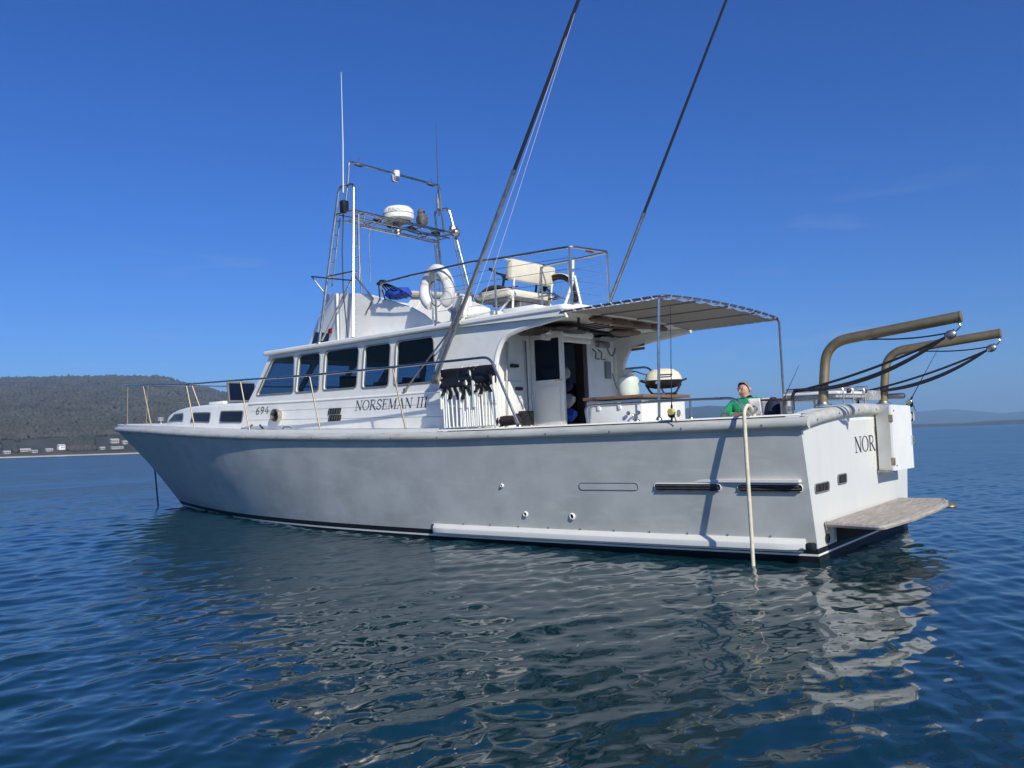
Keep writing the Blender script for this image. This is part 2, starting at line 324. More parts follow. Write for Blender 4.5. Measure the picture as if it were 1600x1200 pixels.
def make_water():
    rs = [0.4]
    while rs[-1] < 16000:
        r = rs[-1]
        k = 0.0037 if 3.3 < r < 26 else (0.0045 if 26 <= r < 120 else (0.008 if 120 <= r < 300 else (0.03 if r >= 300 else 0.05)))
        rs.append(r * (1 + k))
    rs = np.array(rs); h0 = math.atan2(HEAD.y, HEAD.x)
    an = np.concatenate([np.linspace(-0.62, 0.62, 820), np.linspace(0.62, 2 * math.pi - 0.62, 130)[1:-1]]) + h0
    Rg, Ag = np.meshgrid(rs, an, indexing='ij')
    X = CAM.x + Rg * np.cos(Ag); Y = CAM.y + Rg * np.sin(Ag)
    cell = np.gradient(rs)[:, None] * np.ones_like(Ag)
    lost = np.zeros_like(X); Z = np.zeros_like(X); DX = np.zeros_like(X); DY = np.zeros_like(X)
    wind = h0 + 1.05                                      # ripples run across the view
    patch = 0.75 + 0.25 * np.sin(X * 0.11 + 1.3 * np.sin(Y * 0.07)) * np.cos(Y * 0.13 - 0.6 + np.sin(X * 0.05))
    lam = np.concatenate([np.geomspace(0.10, 0.26, 44), np.geomspace(0.26, 0.6, 44), np.geomspace(0.6, 1.6, 20), np.geomspace(1.6, 7.0, 16), np.geomspace(8, 40, 14)])
    for w in lam:
        th = wind + rng.normal(0, 0.62); kx, ky = math.cos(th) * 2 * math.pi / w, math.sin(th) * 2 * math.pi / w
        slope = 0.0140 if w < 0.26 else (0.0150 if w < 0.6 else (0.0085 if w < 1.6 else (0.0045 if w < 7.5 else 0.004)))
        a = slope * w / (2 * math.pi) * rng.uniform(0.6, 1.3)
        fade = np.clip((w / cell - 2.0) / 2.2, 0, 1)
        p = kx * X + ky * Y + rng.uniform(0, 6.283)
        lost += 0.5 * slope ** 2 * (1 - fade ** 2)
        amp = a * fade * (patch if w < 1.6 else 1)
        Z += amp * np.cos(p)
        q = -1.0 * amp * np.sin(p); DX += q * math.cos(th); DY += q * math.sin(th)
    V = np.stack([X + DX, Y + DY, Z], -1).reshape(-1, 3)
    nr, na = X.shape
    i = np.arange(nr - 1)[:, None]; j = np.arange(na)[None, :]
    a = i * na + j; b = i * na + (j + 1) % na
    F = np.stack([a, a + na, b + na, b], -1).reshape(-1, 4)
    me = bpy.data.meshes.new('water'); n = len(F)
    me.vertices.add(len(V)); me.vertices.foreach_set('co', V.ravel())
    me.loops.add(n * 4); me.loops.foreach_set('vertex_index', F.ravel())
    me.polygons.add(n); me.polygons.foreach_set('loop_start', np.arange(n) * 4); me.polygons.foreach_set('loop_total', np.full(n, 4))
    me.update(calc_edges=True); me.validate()
    me.polygons.foreach_set('use_smooth', np.ones(n, bool))
    rg = np.sqrt(np.sqrt(0.14 * lost + 0.00001)).clip(0.02, 0.5)
    at_ = me.attributes.new('ripple_roughness', 'FLOAT', 'POINT'); at_.data.foreach_set('value', rg.ravel().astype(np.float32))
    m, t, b = nodes('sea_water'); l = t.links.new
    b.inputs['Base Color'].default_value = (0.004, 0.031, 0.040, 1); b.inputs['IOR'].default_value = 1.38
    ra = t.nodes.new('ShaderNodeAttribute'); ra.attribute_name = 'ripple_roughness'; l(ra.outputs['Fac'], b.inputs['Roughness'])
    g = t.nodes.new('ShaderNodeNewGeometry'); mp1 = t.nodes.new('ShaderNodeMapping'); mp1.inputs['Rotation'].default_value = (0, 0, -(wind))
    mp1.inputs['Scale'].default_value = (1.0, 0.45, 1.0)
    l(g.outputs['Position'], mp1.inputs[0])
    n1 = t.nodes.new('ShaderNodeTexNoise'); n1.inputs['Scale'].default_value = 0.9; n1.inputs['Detail'].default_value = 7; n1.inputs['Roughness'].default_value = 0.55
    l(mp1.outputs[0], n1.inputs['Vector'])
    bp = t.nodes.new('ShaderNodeBump'); bp.inputs['Strength'].default_value = 0.10; bp.inputs['Distance'].default_value = 0.10
    l(n1.outputs['Fac'], bp.inputs['Height']); l(bp.outputs[0], b.inputs['Normal'])
    me.materials.append(m)
    o = bpy.data.objects.new('water', me); COL.objects.link(o); o['kind'] = 'structure'
    o['label'] = 'rippled dark blue sea around the moored boat'
    return o
make_water()

# ------------------------------------------------------------------ land
def fbm(x, y, sc, oct=5, seed=0):
    r_ = np.random.default_rng(seed); z = np.zeros_like(x); a = 1.0; f = 1.0 / sc
    for _ in range(oct):
        for _k in range(3):
            th = r_.uniform(0, 6.283); z += a / 3 * np.sin((np.cos(th) * x + np.sin(th) * y) * 6.283 * f + r_.uniform(0, 6.283))
        a *= 0.55; f *= 1.93
    return z

def land(name, px0, px1, npx, r0, r1, nr, crest, mat, shape=1.0, rough=0.0, rsc=160, seed=1, back=True):
    px = np.linspace(px0, px1, npx); t = np.linspace(0, 1, nr)
    A = np.array([dirv(p) for p in px])
    el = np.interp(px, [c[0] for c in crest], [c[1] for c in crest]) / 1326.0
    T, AA = np.meshgrid(t, A, indexing='ij'); E = np.ones((nr, 1)) * el[None, :]
    rr = r0 + (r1 - r0) * np.clip(T / 0.86, 0, 1) + (r1 - r0) * 0.35 * np.clip((T - 0.86) / 0.14, 0, 1)
    X = CAM.x + rr * np.cos(AA); Y = CAM.y + rr * np.sin(AA)
    rise = np.clip(T / 0.86, 0, 1) ** shape
    Z = r1 * E * rise + 0.9 + (2.0 * np.clip(T / 0.03, 0, 1) if back else T)
    Z = Z + rough * fbm(X, Y, rsc, 5, seed) * np.clip(T * 6, 0, 1) * np.clip(E * 1326 / 40, 0, 1)
    Z = np.where(T > 0.86, Z * (1 - 0.7 * np.clip((T - 0.86) / 0.14, 0, 1)), Z)
    Z[0, :] = -1.0
    V = np.stack([X, Y, Z], -1)
    mb = MB(); mb.v = [tuple(p) for p in V.reshape(-1, 3).tolist()]; nc = npx
    mb.f = [(i * nc + j, i * nc + j + 1, (i + 1) * nc + j + 1, (i + 1) * nc + j) for i in range(nr - 1) for j in range(nc - 1)]
    o = mb.build(name, mat, smooth=180); o['kind'] = 'structure'
    return o, (px, t, V)

def bush_mat(name, a, b, c, sc):
    m, t, p = nodes(name); l = t.links.new
    g = t.nodes.new('ShaderNodeNewGeometry')
    n = t.nodes.new('ShaderNodeTexNoise'); n.inputs['Scale'].default_value = sc; n.inputs['Detail'].default_value = 9; n.inputs['Roughness'].default_value = 0.7
    l(g.outputs['Position'], n.inputs['Vector'])
    r_ = t.nodes.new('ShaderNodeValToRGB'); r_.color_ramp.elements[0].position = 0.36; r_.color_ramp.elements[0].color = (*a, 1)
    r_.color_ramp.elements[1].position = 0.66; r_.color_ramp.elements[1].color = (*c, 1)
    e = r_.color_ramp.elements.new(0.5); e.color = (*b, 1)
    l(n.outputs['Fac'], r_.inputs[0]); l(r_.outputs[0], p.inputs['Base Color']); p.inputs['Roughness'].default_value = 0.95; p.inputs['Specular IOR Level'].default_value = 0.1
    return m
M['bush'] = bush_mat('wooded_hillside', (0.046, 0.048, 0.038), (0.068, 0.066, 0.052), (0.10, 0.093, 0.075), 0.016)
M['far'] = bush_mat('distant_hills', (0.035, 0.05, 0.04), (0.05, 0.06, 0.05), (0.07, 0.075, 0.06), 0.004)
M['sand'] = pm('pale_sand', (0.52, 0.47, 0.38), 0.9, var=0.1, scale=0.03)

hill, (hp, ht, HV) = land('hill', -420, 900, 260, 1180, 3400, 90,
    [(-420, 84), (-250, 94), (-100, 99), (0, 102), (100, 106), (180, 106), (250, 105), (275, 99), (300, 94), (340, 84), (400, 69), (480, 52), (600, 29), (700, 20), (800, 12), (900, 3)],
    'bush', shape=0.92, rough=7.0, rsc=420, seed=4)
hill['label'] = 'long dark wooded hill above the far shore on the left'
hl2, _ = land('far_hills', 960, 1330, 70, 5200, 6600, 24,
    [(960, 14), (1020, 26), (1075, 42), (1105, 45), (1150, 40), (1185, 30), (1240, 20), (1330, 2)], 'far', shape=0.8, rough=6, rsc=600, seed=8)
hl2['label'] = 'low hazy hill on the horizon behind the cockpit'
mt2, _ = land('mountains', 1150, 2100, 120, 11500, 13500, 24,
    [(1150, 8), (1300, 18), (1380, 20), (1430, 23), (1480, 25), (1520, 21), (1560, 15), (1600, 17), (1680, 24), (1800, 22), (2100, 10)], 'far', shape=0.8, rough=16, rsc=1300, seed=12)
mt2['label'] = 'pale blue far mountains low over the sea on the right'
hd2, _ = land('headland', 1330, 2100, 160, 4200, 4900, 14,
    [(1330, 2), (1425, 4.0), (1500, 3.4), (1540, 5.0), (1600, 5.6), (1800, 8), (2100, 7)], 'bush', shape=0.6, rough=1.2, rsc=130, seed=15)
hd2['label'] = 'low dark wooded strip of land on the right horizon'
bch, _ = land('beach', -420, 420, 120, 1158, 1182, 4, [(-420, 0), (420, 0)], 'sand', rough=0, back=False)
bch['label'] = 'thin pale sandy beach along the foot of the hill'

def hill_pt(px, t):
    i = min(len(ht) - 2, int(t * (len(ht) - 1))); j = int(np.clip((px - hp[0]) / (hp[-1] - hp[0]) * (len(hp) - 1), 0, len(hp) - 2))
    a = t * (len(ht) - 1) - i; b = (px - hp[0]) / (hp[-1] - hp[0]) * (len(hp) - 1) - j
    return (HV[i, j] * (1 - a) + HV[i + 1, j] * a) * (1 - b) + (HV[i, j + 1] * (1 - a) + HV[i + 1, j + 1] * a) * b

HOUSE_PX = (9, 37, 52, 75, 94, 158, 177, 193, 211)
def scatter_trees():
    bm = bmesh.new(); bmesh.ops.create_icosphere(bm, subdivisions=1, radius=1); bm.verts.index_update()
    ico = np.array([v.co[:] for v in bm.verts]); fac = np.array([[v.index for v in f.verts] for f in bm.faces]); bm.free()
    Vs, Fs = [], []; o = 0
    for k in range(34000):
        t = 0.010 + 0.86 * random.random() ** 1.9; px = random.uniform(-120, 620)
        if t < 0.055 and (random.random() < .55 or any(abs(px - h_) < 13 for h_ in HOUSE_PX)): continue
        p = hill_pt(px, t); s_ = random.uniform(1.9, 4.3) * (1 + 0.7 * t)
        d = np.array([s_ * random.uniform(.8, 1.4), s_ * random.uniform(.8, 1.4), s_ * random.uniform(.8, 1.5)])
        Vs.append(ico * d * rng.uniform(.55, 1.3, (len(ico), 1)) + p + np.array([0, 0, d[2] * 0.55])); Fs.append(fac + o); o += len(ico)
    V = np.concatenate(Vs); F = np.concatenate(Fs); n = len(F)
    me = bpy.data.meshes.new('hillside_forest'); me.vertices.add(len(V)); me.vertices.foreach_set('co', V.ravel())
    me.loops.add(n * 3); me.loops.foreach_set('vertex_index', F.ravel()); me.polygons.add(n)
    me.polygons.foreach_set('loop_start', np.arange(n) * 3); me.polygons.foreach_set('loop_total', np.full(n, 3)); me.update(calc_edges=True)
    me.materials.append(M['bush']); ob = bpy.data.objects.new('hillside_forest', me); COL.objects.link(ob)
    ob['kind'] = 'stuff'; ob['label'] = 'dense dark trees covering the hill on the left'; ob['category'] = 'forest'
scatter_trees()

M['house_wall'] = pm('cream_house_wall', (0.36, 0.33, 0.28), 0.8, var=0.05, scale=0.5)
M['roof_a'] = pm('grey_roof', (0.34, 0.33, 0.33), 0.7, var=0.05, scale=0.5); M['roof_b'] = pm('pale_roof', (0.48, 0.47, 0.46), 0.6, var=0.05, scale=0.5)
def house(px, t, w, d, h, roof, wall, label):
    w *= .62; d *= .7; h *= .72
    p = hill_pt(px, t); base = (p[0], p[1], p[2] - 0.6); o = thing('beach_house', label, 'house', base, 'houses along the far shore', aboard=False)
    rot = Matrix.Rotation(dirv(px) + 0.35, 3, 'Z'); B = Vector(base)
    def P(x, y, z): return B + rot @ Vector((x, y, z))
    MB().prism([P(-d/2, -w/2, 0), P(d/2, -w/2, 0), P(d/2, w/2, 0), P(-d/2, w/2, 0)], (0, 0, h)).build('wall', wall, o, smooth=0)
    MB().prism([P(-d/2 - .5, -w/2 - .5, h + .01), P(d/2 + .5, -w/2 - .5, h + .01), P(0, -w/2 - .5, h + d * 0.26)], rot @ Vector((0, w + 1, 0))).build('roof', roof, o, smooth=0)
    for k in (-0.28, 0.05, 0.3)[:2 if w < 9 else 3]:
        MB().prism([P(-d/2 - .06, k * w - .5, h * .4), P(-d/2 - .06, k * w + .5, h * .4), P(-d/2 - .06, k * w + .5, h * .75), P(-d/2 - .06, k * w - .5, h * .75)], rot @ Vector((.05, 0, 0))).build('window', 'dglass', o, smooth=0)
for a in [(9, .010, 11, 8, 3.4, 'roof_b', 'house_wall', 'small pale house with pale roof nearest the left edge of the picture'),
          (37, .014, 20, 9, 3.6, 'roof_b', 'house_wall', 'long low cream house with pale roof on the left of the shore'),
          (52, .010, 10, 8, 3.4, 'roof_a', 'house_wall', 'little cream house with grey roof right of the long low house'),
          (75, .012, 12, 8, 3.6, 'roof_b', 'house_wall', 'cream house standing alone left of the tall white house'),
          (94, .016, 12, 10, 7.5, 'roof_b', 'white', 'tall two storey white house in the middle of the shore'),
          (158, .012, 9, 7, 3.5, 'roof_b', 'house_wall', 'small pale house just left of the big pale house'),
          (177, .030, 16, 10, 6.5, 'roof_b', 'house_wall', 'big pale house with pale roof raised above the beach'),
          (181, .012, 24, 8, 3.4, 'roof_a', 'house_wall', 'long cream building low in front of the big pale house'),
          (193, .026, 9, 8, 5.0, 'roof_b', 'house_wall', 'narrow pale house right of the big pale house'),
          (211, .014, 11, 8, 4.2, 'roof_a', 'house_wall', 'cream house nearest the bow of the boat')]: house(*a)

# ------------------------------------------------------------------ air
def make_haze():
    mb = MB(); mb.box((0, 0, 229.0), (34000, 34000, 462)); o = mb.build('haze', M['white'], smooth=0)
    m = bpy.data.materials.new('sea_haze'); m.use_nodes = True; t = m.node_tree; t.nodes.clear()
    out = t.nodes.new('ShaderNodeOutputMaterial'); pv = t.nodes.new('ShaderNodeVolumePrincipled')
    pv.inputs['Color'].default_value = (0.42, 0.70, 1.0, 1); pv.inputs['Density'].default_value = 0.00011; pv.inputs['Anisotropy'].default_value = 0.0
    t.links.new(pv.outputs[0], out.inputs['Volume']); o.data.materials.clear(); o.data.materials.append(m)
    o['kind'] = 'stuff'; o['label'] = 'thin blue sea haze over the far water and hills'
make_haze()

# ================================================================== the boat
boat = thing('motor_yacht', 'large white timber game fishing yacht moored on calm blue water', 'boat')
XT = 19.08
def interp(x, xs, ys): return float(np.interp(x, xs, ys))
def smoothcurve(xs, ys):
    """monotone-ish cubic through the points (finite-difference tangents)"""
    xs = np.array(xs, float); ys = np.array(ys, float); d = np.gradient(ys, xs)
    def f(x):
        x = min(max(x, xs[0]), xs[-1]); i = min(int(np.searchsorted(xs, x, side='right')) - 1, len(xs) - 2)
        h = xs[i + 1] - xs[i]; t = (x - xs[i]) / h
        return float(ys[i] * (1 + 2 * t) * (1 - t) ** 2 + d[i] * h * t * (1 - t) ** 2 + ys[i + 1] * t * t * (3 - 2 * t) + d[i + 1] * h * t * t * (t - 1))
    return f
ysheer = smoothcurve([XT * t for t in (0, .1, .25, .4, .55, .7, .8, .88, .94, .98, 1)], [2.2, 2.32, 2.42, 2.42, 2.33, 2.05, 1.70, 1.28, .80, .36, .03])
zsheer = smoothcurve([0, 3, 5, 6.3, 7.9, 9.7, 12.1, 14.4, 17, 19.08], [1.61, 1.605, 1.61, 1.635, 1.68, 1.74, 1.85, 1.97, 2.07, 2.14])
ywl = smoothcurve([0, .1, .25, .4, .55, .7, .82, .92, .97, 1], [1.87, 1.98, 2.08, 2.08, 1.93, 1.54, 1.00, .46, .18, .015])
def Lz(z): return 16.13 + 2.95 * z / 2.12 if z >= 0 else 16.13 + 0.9 * z
def top_of(u):
    z = 1.6
    for _ in range(8): z = zsheer(u * Lz(z)) - 0.09
    return z
def hull_y(u, z):
    zt = top_of(u); xs = u * Lz(zt); a = ywl(u); b = ysheer(min(xs, XT))
    if z < 0: return max(0.01, a * (1 + 0.30 * z))
    s_ = min(1, z / zt); p = 1.0 + 0.30 * np.clip((u - 0.45) / 0.5, 0, 1)
    return a + (b - a) * s_ ** p
def hull_yx(X, z): return hull_y(min(1, X / Lz(z)), z)

US = np.concatenate([np.linspace(0, 0.8, 50), np.linspace(0.8, 1, 26)[1:]])
def hull_rows(levels):
    rows = []
    for lv in levels:
        row = []
        for u in US:
            zt = top_of(u); kb = 1 + .45 * u; zb_ = .13 * kb; z = lv * (kb if lv > 0 else 1) if lv <= 0.13 else zb_ + (zt - zb_) * (lv - 0.13) / (1.52 - 0.13)
            row.append((u * Lz(z), hull_y(u, z), z))
        rows.append(row)
    return rows
def hull_part(name, levels, mat, cap_mat=None):
    rows = hull_rows(levels); mb = MB()
    full = [r_[::-1] + mir(r_) for r_ in [[(p[0], p[1], p[2]) for p in rr] for rr in rows]]
    # ring: bow..stern on port is reversed so the strip runs port stern -> bow -> starboard stern
    full = [rr + [(p[0], -p[1], p[2]) for p in rr[::-1]][1:] if True else rr for rr in rows]
    mb.grid(full)
    tr_ = MB() if cap_mat else mb
    for i in range(len(full) - 1):
        a, b = full[i], full[i + 1]
        tr_.add([a[0], a[-1], b[-1], b[0]], [(0, 1, 2, 3)])
    if cap_mat: tr_.build('transom', cap_mat, boat, smooth=0)
    return mb.build(name, mat, boat, smooth=50)
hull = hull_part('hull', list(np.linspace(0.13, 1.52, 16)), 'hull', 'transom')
hull_part('antifouling', [-0.6, -0.25, 0.0, 0.045], 'anti')
hull_part('boot_stripe', [0.045, 0.068], 'white')
hull_part('antifouling', [0.068, 0.13], 'anti')

# rub rail along both sides and across the stern
def dprof(P, N, h=0.068, d=0.09):
    out = []
    for k in range(9):
        a = -math.pi / 2 + math.pi * k / 8
        out.append(P + N * (d * math.cos(a) ** 0.7 if math.cos(a) > 1e-6 else 0) + Vector((0, 0, h * math.sin(a))))
    return out
def side_rail(sg):
    rows = []
    for X in np.concatenate([np.linspace(-0.095, 15, 60), np.linspace(15, XT, 34)[1:]]):
        y = ysheer(X); dx = 0.02; t = Vector((2 * dx, ysheer(X + dx) - ysheer(X - dx), 0)).normalized(); N = Vector((-t.y, t.x, 0))
        if X > 18.9: N = N.lerp(Vector((1, .3, 0)), (X - 18.9) / .18).normalized()
        pr = dprof(Vector((X, y - .03, zsheer(X) - 0.085)), N,   .068 - .025 * max(0, (X - 16) / 3.1), .09 - .045 * max(0, (X - 16) / 3.1)); rows.append([(p.x, sg * p.y, p.z) for p in pr])
    mb = MB().grid(rows); mb.add(rows[0], [tuple(range(9))])
    return mb.build('rub_rail', 'rail', boat, smooth=60)
side_rail(1); side_rail(-1)
def crown(y): return 0.13 * (1 - (y / 2.2) ** 2)
MB().grid([[tuple(p) for p in dprof(Vector((0.0, y, 1.525 + crown(y))), Vector((-1, 0, 0)), .075, .085)] for y in np.linspace(2.20, -2.20, 40)]).build('stern_rail', 'rail', boat, smooth=60)
MB().prism([(0.002, 2.195, 1.515)] + [(0.002, y, 1.60 + crown(y)) for y in np.linspace(2.195, -2.195, 20)] + [(0.002, -2.195, 1.515)], (0.16, 0, 0)).build('transom_top', 'white', boat, smooth=0)
def clone(o, parent, loc):
    c = o.copy(); COL.objects.link(c); c.parent = parent; c.location = loc; BASE[c] = BASE[o]; return c
def bolts(name, spots, r_, hgt, axis, ang):
    first = None
    for p in spots:
        p = Vector(p)
        if first is None: first = MB().lathe([(r_, 0), (r_ * .85, hgt)], (0, 0, 0), 8, Matrix.Rotation(R(ang), 3, axis)).build(name, 'gasket', boat, base=(0, 0, 0)); first.location = p
        else: clone(first, boat, p)
bolts('rail_bolt', [(X, ysheer(X) + .050, zsheer(X) - .095) for X in np.arange(0.4, 17, 0.95)], .014, .012, 'X', -90)
bolts('rail_bolt', [(-.080, y, 1.52 + crown(y)) for y in np.arange(1.9, -2, -0.75)], .014, .012, 'Y', -90)

# bulwark cap, inner bulwark, cockpit sole, deck
XB = 4.78
for sg in (1, -1):
    Xs = np.linspace(0.0, 5.2, 30)
    MB().grid([[(X, sg * (ysheer(X) - .02), zsheer(X) - .004), (X, sg * (ysheer(X) - .04), zsheer(X) + .014), (X, sg * (ysheer(X) - .24), zsheer(X) + .014), (X, sg * (ysheer(X) - .25), zsheer(X) - .02)] for X in Xs]).build('bulwark_cap', 'white', boat, smooth=30)
    MB().grid([[(X, sg * (ysheer(X) - .235), zsheer(X)), (X, sg * (ysheer(X) - .235), .9)] for X in Xs if X >= .15]).build('bulwark_lining', 'white', boat, smooth=30)
MB().box((0.155, 0, 1.26), (0.02, 3.9, 0.72)).build('bulwark_lining', 'white', boat, smooth=0)
MB().box((2.45, 0, 0.89), (4.75, 4.3, 0.03)).build('cockpit_sole', 'deck', boat, smooth=0)
rows = []
for X in np.concatenate([np.linspace(4.75, 15, 36), np.linspace(15, XT - .03, 24)[1:]]):
    y = ysheer(X) - .03; rows.append([(X, y * k, zsheer(X) - .012 + .05 * (1 - k * k) - .02 * abs(k) ** 12) for k in np.linspace(1, -1, 15)])
MB().grid(rows).build('foredeck', 'deck', boat, smooth=60)
MB().prism([(4.76, 2.2, .9), (4.76, 2.2, 1.6), (4.76, 1.72, 1.6), (4.76, 1.72, .9)], (.03, 0, 0)).build('deck_step', 'white', boat, smooth=0)
MB().prism([(4.76, -2.2, .9), (4.76, -2.2, 1.6), (4.76, -1.72, 1.6), (4.76, -1.72, .9)], (.03, 0, 0)).build('deck_step', 'white', boat, smooth=0)
# raised toe board along the side deck
for sg in (1, -1):
    rows = []
    for X in np.linspace(5.2, 18.9, 70):
        y, z = ysheer(X) - .05, zsheer(X); rows.append([(X, sg * y, z - .03), (X, sg * y, z + .035), (X, sg * max(.01, y - .07), z + .035), (X, sg * max(.005, y - .07), z - .03)])
    MB().grid(rows).build('toe_board', 'white', boat, smooth=30)

# spray strake low on each quarter
for sg in (1, -1):
    rows = []
    for X in np.concatenate([[5.63, 5.58], np.linspace(5.5, 0.3, 26), [0.12]]):
        k = 0.0 if X == 5.63 else (0.7 if X == 5.58 else (0.4 if X < .2 else 1.0))
        y = hull_yx(X, .25); yb = hull_yx(X, .12); w = .095 * k + .004
        lift = 0.016 * (5.63 - X) * 0
        rows.append([(X, sg * (y - .02), .242), (X, sg * (y + .010), .238), (X, sg * (yb + w), .185), (X, sg * (yb + w + .004), .165), (X, sg * (yb + w), .120), (X, sg * (yb - .02), .112)])
    mb = MB().grid(rows); mb.add(rows[0], [tuple(range(6))]); mb.add(rows[-1], [tuple(range(6))])
    mb.build('spray_strake', 'transom', boat, smooth=20)
    MB().tube([(X, sg * (hull_yx(X, .10) + .04), .10) for X in np.linspace(5.6, 0.15, 24)], .014, 6).build('strake_trim', 'white', boat)
bolts('strake_bolt', [(X, hull_yx(X, .25) - .002, .256) for X in np.arange(.5, 5.5, .5)], .012, .012, 'X', -90)
# hull fittings on the port side
def on_hull(X, z, off=0.0, sg=1): return Vector((X, sg * (hull_yx(X, z) + off), z))
def slot_poly(x0, x1, z0, z1, k=0.035):
    return rpoly([(x0, z0), (x1, z0), (x1, z1), (x0, z1)], k, 4)
def hull_vent(x0, x1, z0, z1, kind, sg=1):
    poly = slot_poly(x0, x1, z0, z1, 0.045)
    fr = MB().tube([on_hull(x, z, .006, sg) for x, z in poly], .0035 if kind == 'blank' else .006, 6, True).build('hull_vent', 'gasket' if kind == 'blank' else 'white', boat, label='closed oval hull vent' if kind == 'blank' else None)
    if kind == 'blank':
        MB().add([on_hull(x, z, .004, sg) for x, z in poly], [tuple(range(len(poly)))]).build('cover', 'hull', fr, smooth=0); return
    MB().add([on_hull(x, z, .003, sg) for x, z in poly], [tuple(range(len(poly)))]).build('recess', 'recess', fr, smooth=0)
    for k in range(3):
        z = z0 + (z1 - z0) * (k + .5) / 3 - .004; e = .03 if k != 1 else .012
        a, b = on_hull(x0 + e, z, .012, sg), on_hull(x1 - e, z, .012, sg)
        MB().prism([a + Vector((0, 0, -.006)), a + Vector((0, sg * .012, -.014)), a + Vector((0, 0, .010))], b - a).build('slat', 'louvre', fr, smooth=0)
hull_vent(2.06, 2.90, .775, .865, 'blank'); hull_vent(1.00, 1.84, .772, .858, 'open'); hull_vent(0.07, .80, .765, .852, 'open')
hull_vent(1.00, 1.84, .772, .858, 'open', -1); hull_vent(0.07, .80, .765, .852, 'open', -1)
for X, z, r_ in ((3.84, .43, .026), (3.09, .42, .03), (4.16, .82, .018)):
    p = on_hull(X, z); rot = Matrix.Rotation(R(-90), 3, 'X')
    sk = MB().lathe([(r_ * 1.5, 0), (r_ * 1.6, .012), (r_, .022), (r_ * .95, .005)], p, 16, rot).build('skin_fitting', 'white', boat)
    MB().lathe([(r_ * .92, .008), (r_ * .9, .010)], p, 12, rot).build('drain_hole', 'recess', sk)
# stern vents
for y0, y1, z0, z1 in ((1.88, 1.42, .735, .835), (1.10, .78, .775, .885)):
    poly = slot_poly(y1, y0, z0, z1, .035)
    fr = MB().tube([(-.006, y, z) for y, z in poly], .009, 6, True).build('stern_vent', 'gasket', boat)
    MB().add([(-.004, y, z) for y, z in poly], [tuple(range(len(poly)))]).build('recess', 'recess', fr, smooth=0)
    for k in range(4):
        y = y1 + (y0 - y1) * (k + .5) / 4
        MB().box((-.008, y, (z0 + z1) / 2), (.01, .03, z1 - z0 - .03)).build('slat', 'louvre', fr, smooth=0)
MB().box((.02, 2.05, .17), (.10, .10, .09), bev=.02).build('corner_block', 'anti', boat)
MB().lathe([(.05, 0), (.055, .02), (.03, .03), (.028, .01)], (-.004, 1.60, .21), 14, Matrix.Rotation(R(-90), 3, 'Y')).build('exhaust_outlet', 'black', boat)

# swim platform: planks on a frame with brackets
platform = MB().tube(fillet([(-.02, 1.64, .375), (-.66, 1.78, .375), (-.75, .9, .375), (-.77, 0, .375), (-.75, -.8, .375), (-.60, -1.36, .375), (-.02, -1.36, .375)], .07, 5), .032, 8).build('swim_platform', 'teak', boat)
for k in range(7):
    x0 = -.035 - k * .100; x1 = x0 - .066
    w = 1.61 + .11 * k / 5 if k < 6 else 1.45
    w2 = 1.335 if k < 6 else 1.15
    MB().prism([(x0, w, .375), (x1, w, .375), (x1, -w2, .375), (x0, -w2, .375)], (0, 0, .026)).build('plank', 'teak', platform, smooth=0)
for y in (1.3, .45, -.45, -1.2):
    MB().prism([(-.03, y, .365), (-.68, y, .365), (-.60, y, .33), (-.03, y, .14)], (0, .04, 0)).build('bracket', 'anti', platform, smooth=0)
MB().tube(fillet([(-.45, -1.30, .33), (-.78, -1.28, .33), (-.78, -1.02, .33), (-.45, -1.0, .33)], .05), .025, 8).build('folded_ladder', 'brass', platform)

# stern gate box
gate = MB().prism([(-.03, -.52, .84), (-.22, -.45, .84), (-.22, -.485, .84), (-.03, -.555, .84)], (0, 0, .86)).build('stern_gate', 'white', boat, smooth=0)
MB().prism([(-.225, -.42, .84), (-.25, -.42, .84), (-.25, -1.40, .82), (-.225, -1.40, .82)], (0, 0, .86)).build('door_leaf', 'white', gate, smooth=0)
MB().prism([(-.03, -1.34, .84), (-.22, -1.34, .84), (-.22, -1.38, .84), (-.03, -1.38, .84)], (0, 0, .85)).build('side_panel', 'white', gate, smooth=0)
MB().prism([(-.012, -.50, .815), (-.22, -.43, .815), (-.22, -.55, .815), (-.012, -.62, .815)], (0, 0, .022)).build('threshold', 'teak', gate, smooth=0)
for z in (.96, 1.52): MB().box((-.236, -.425, z), (.05, .03, .10), bev=.006).build('hinge', 'brass', gate)
MB().tube(fillet([(-.255, -1.34, 1.26), (-.29, -1.34, 1.26), (-.29, -1.34, 1.16), (-.255, -1.34, 1.16)], .02), .009, 6).build('handle', 'steel', gate)
for z in (.90, 1.62): MB().lathe([(.012, 0), (.011, .01)], (-.25, -.52, z), 8, Matrix.Rotation(R(-90), 3, 'Y')).build('screw', 'gasket', gate)

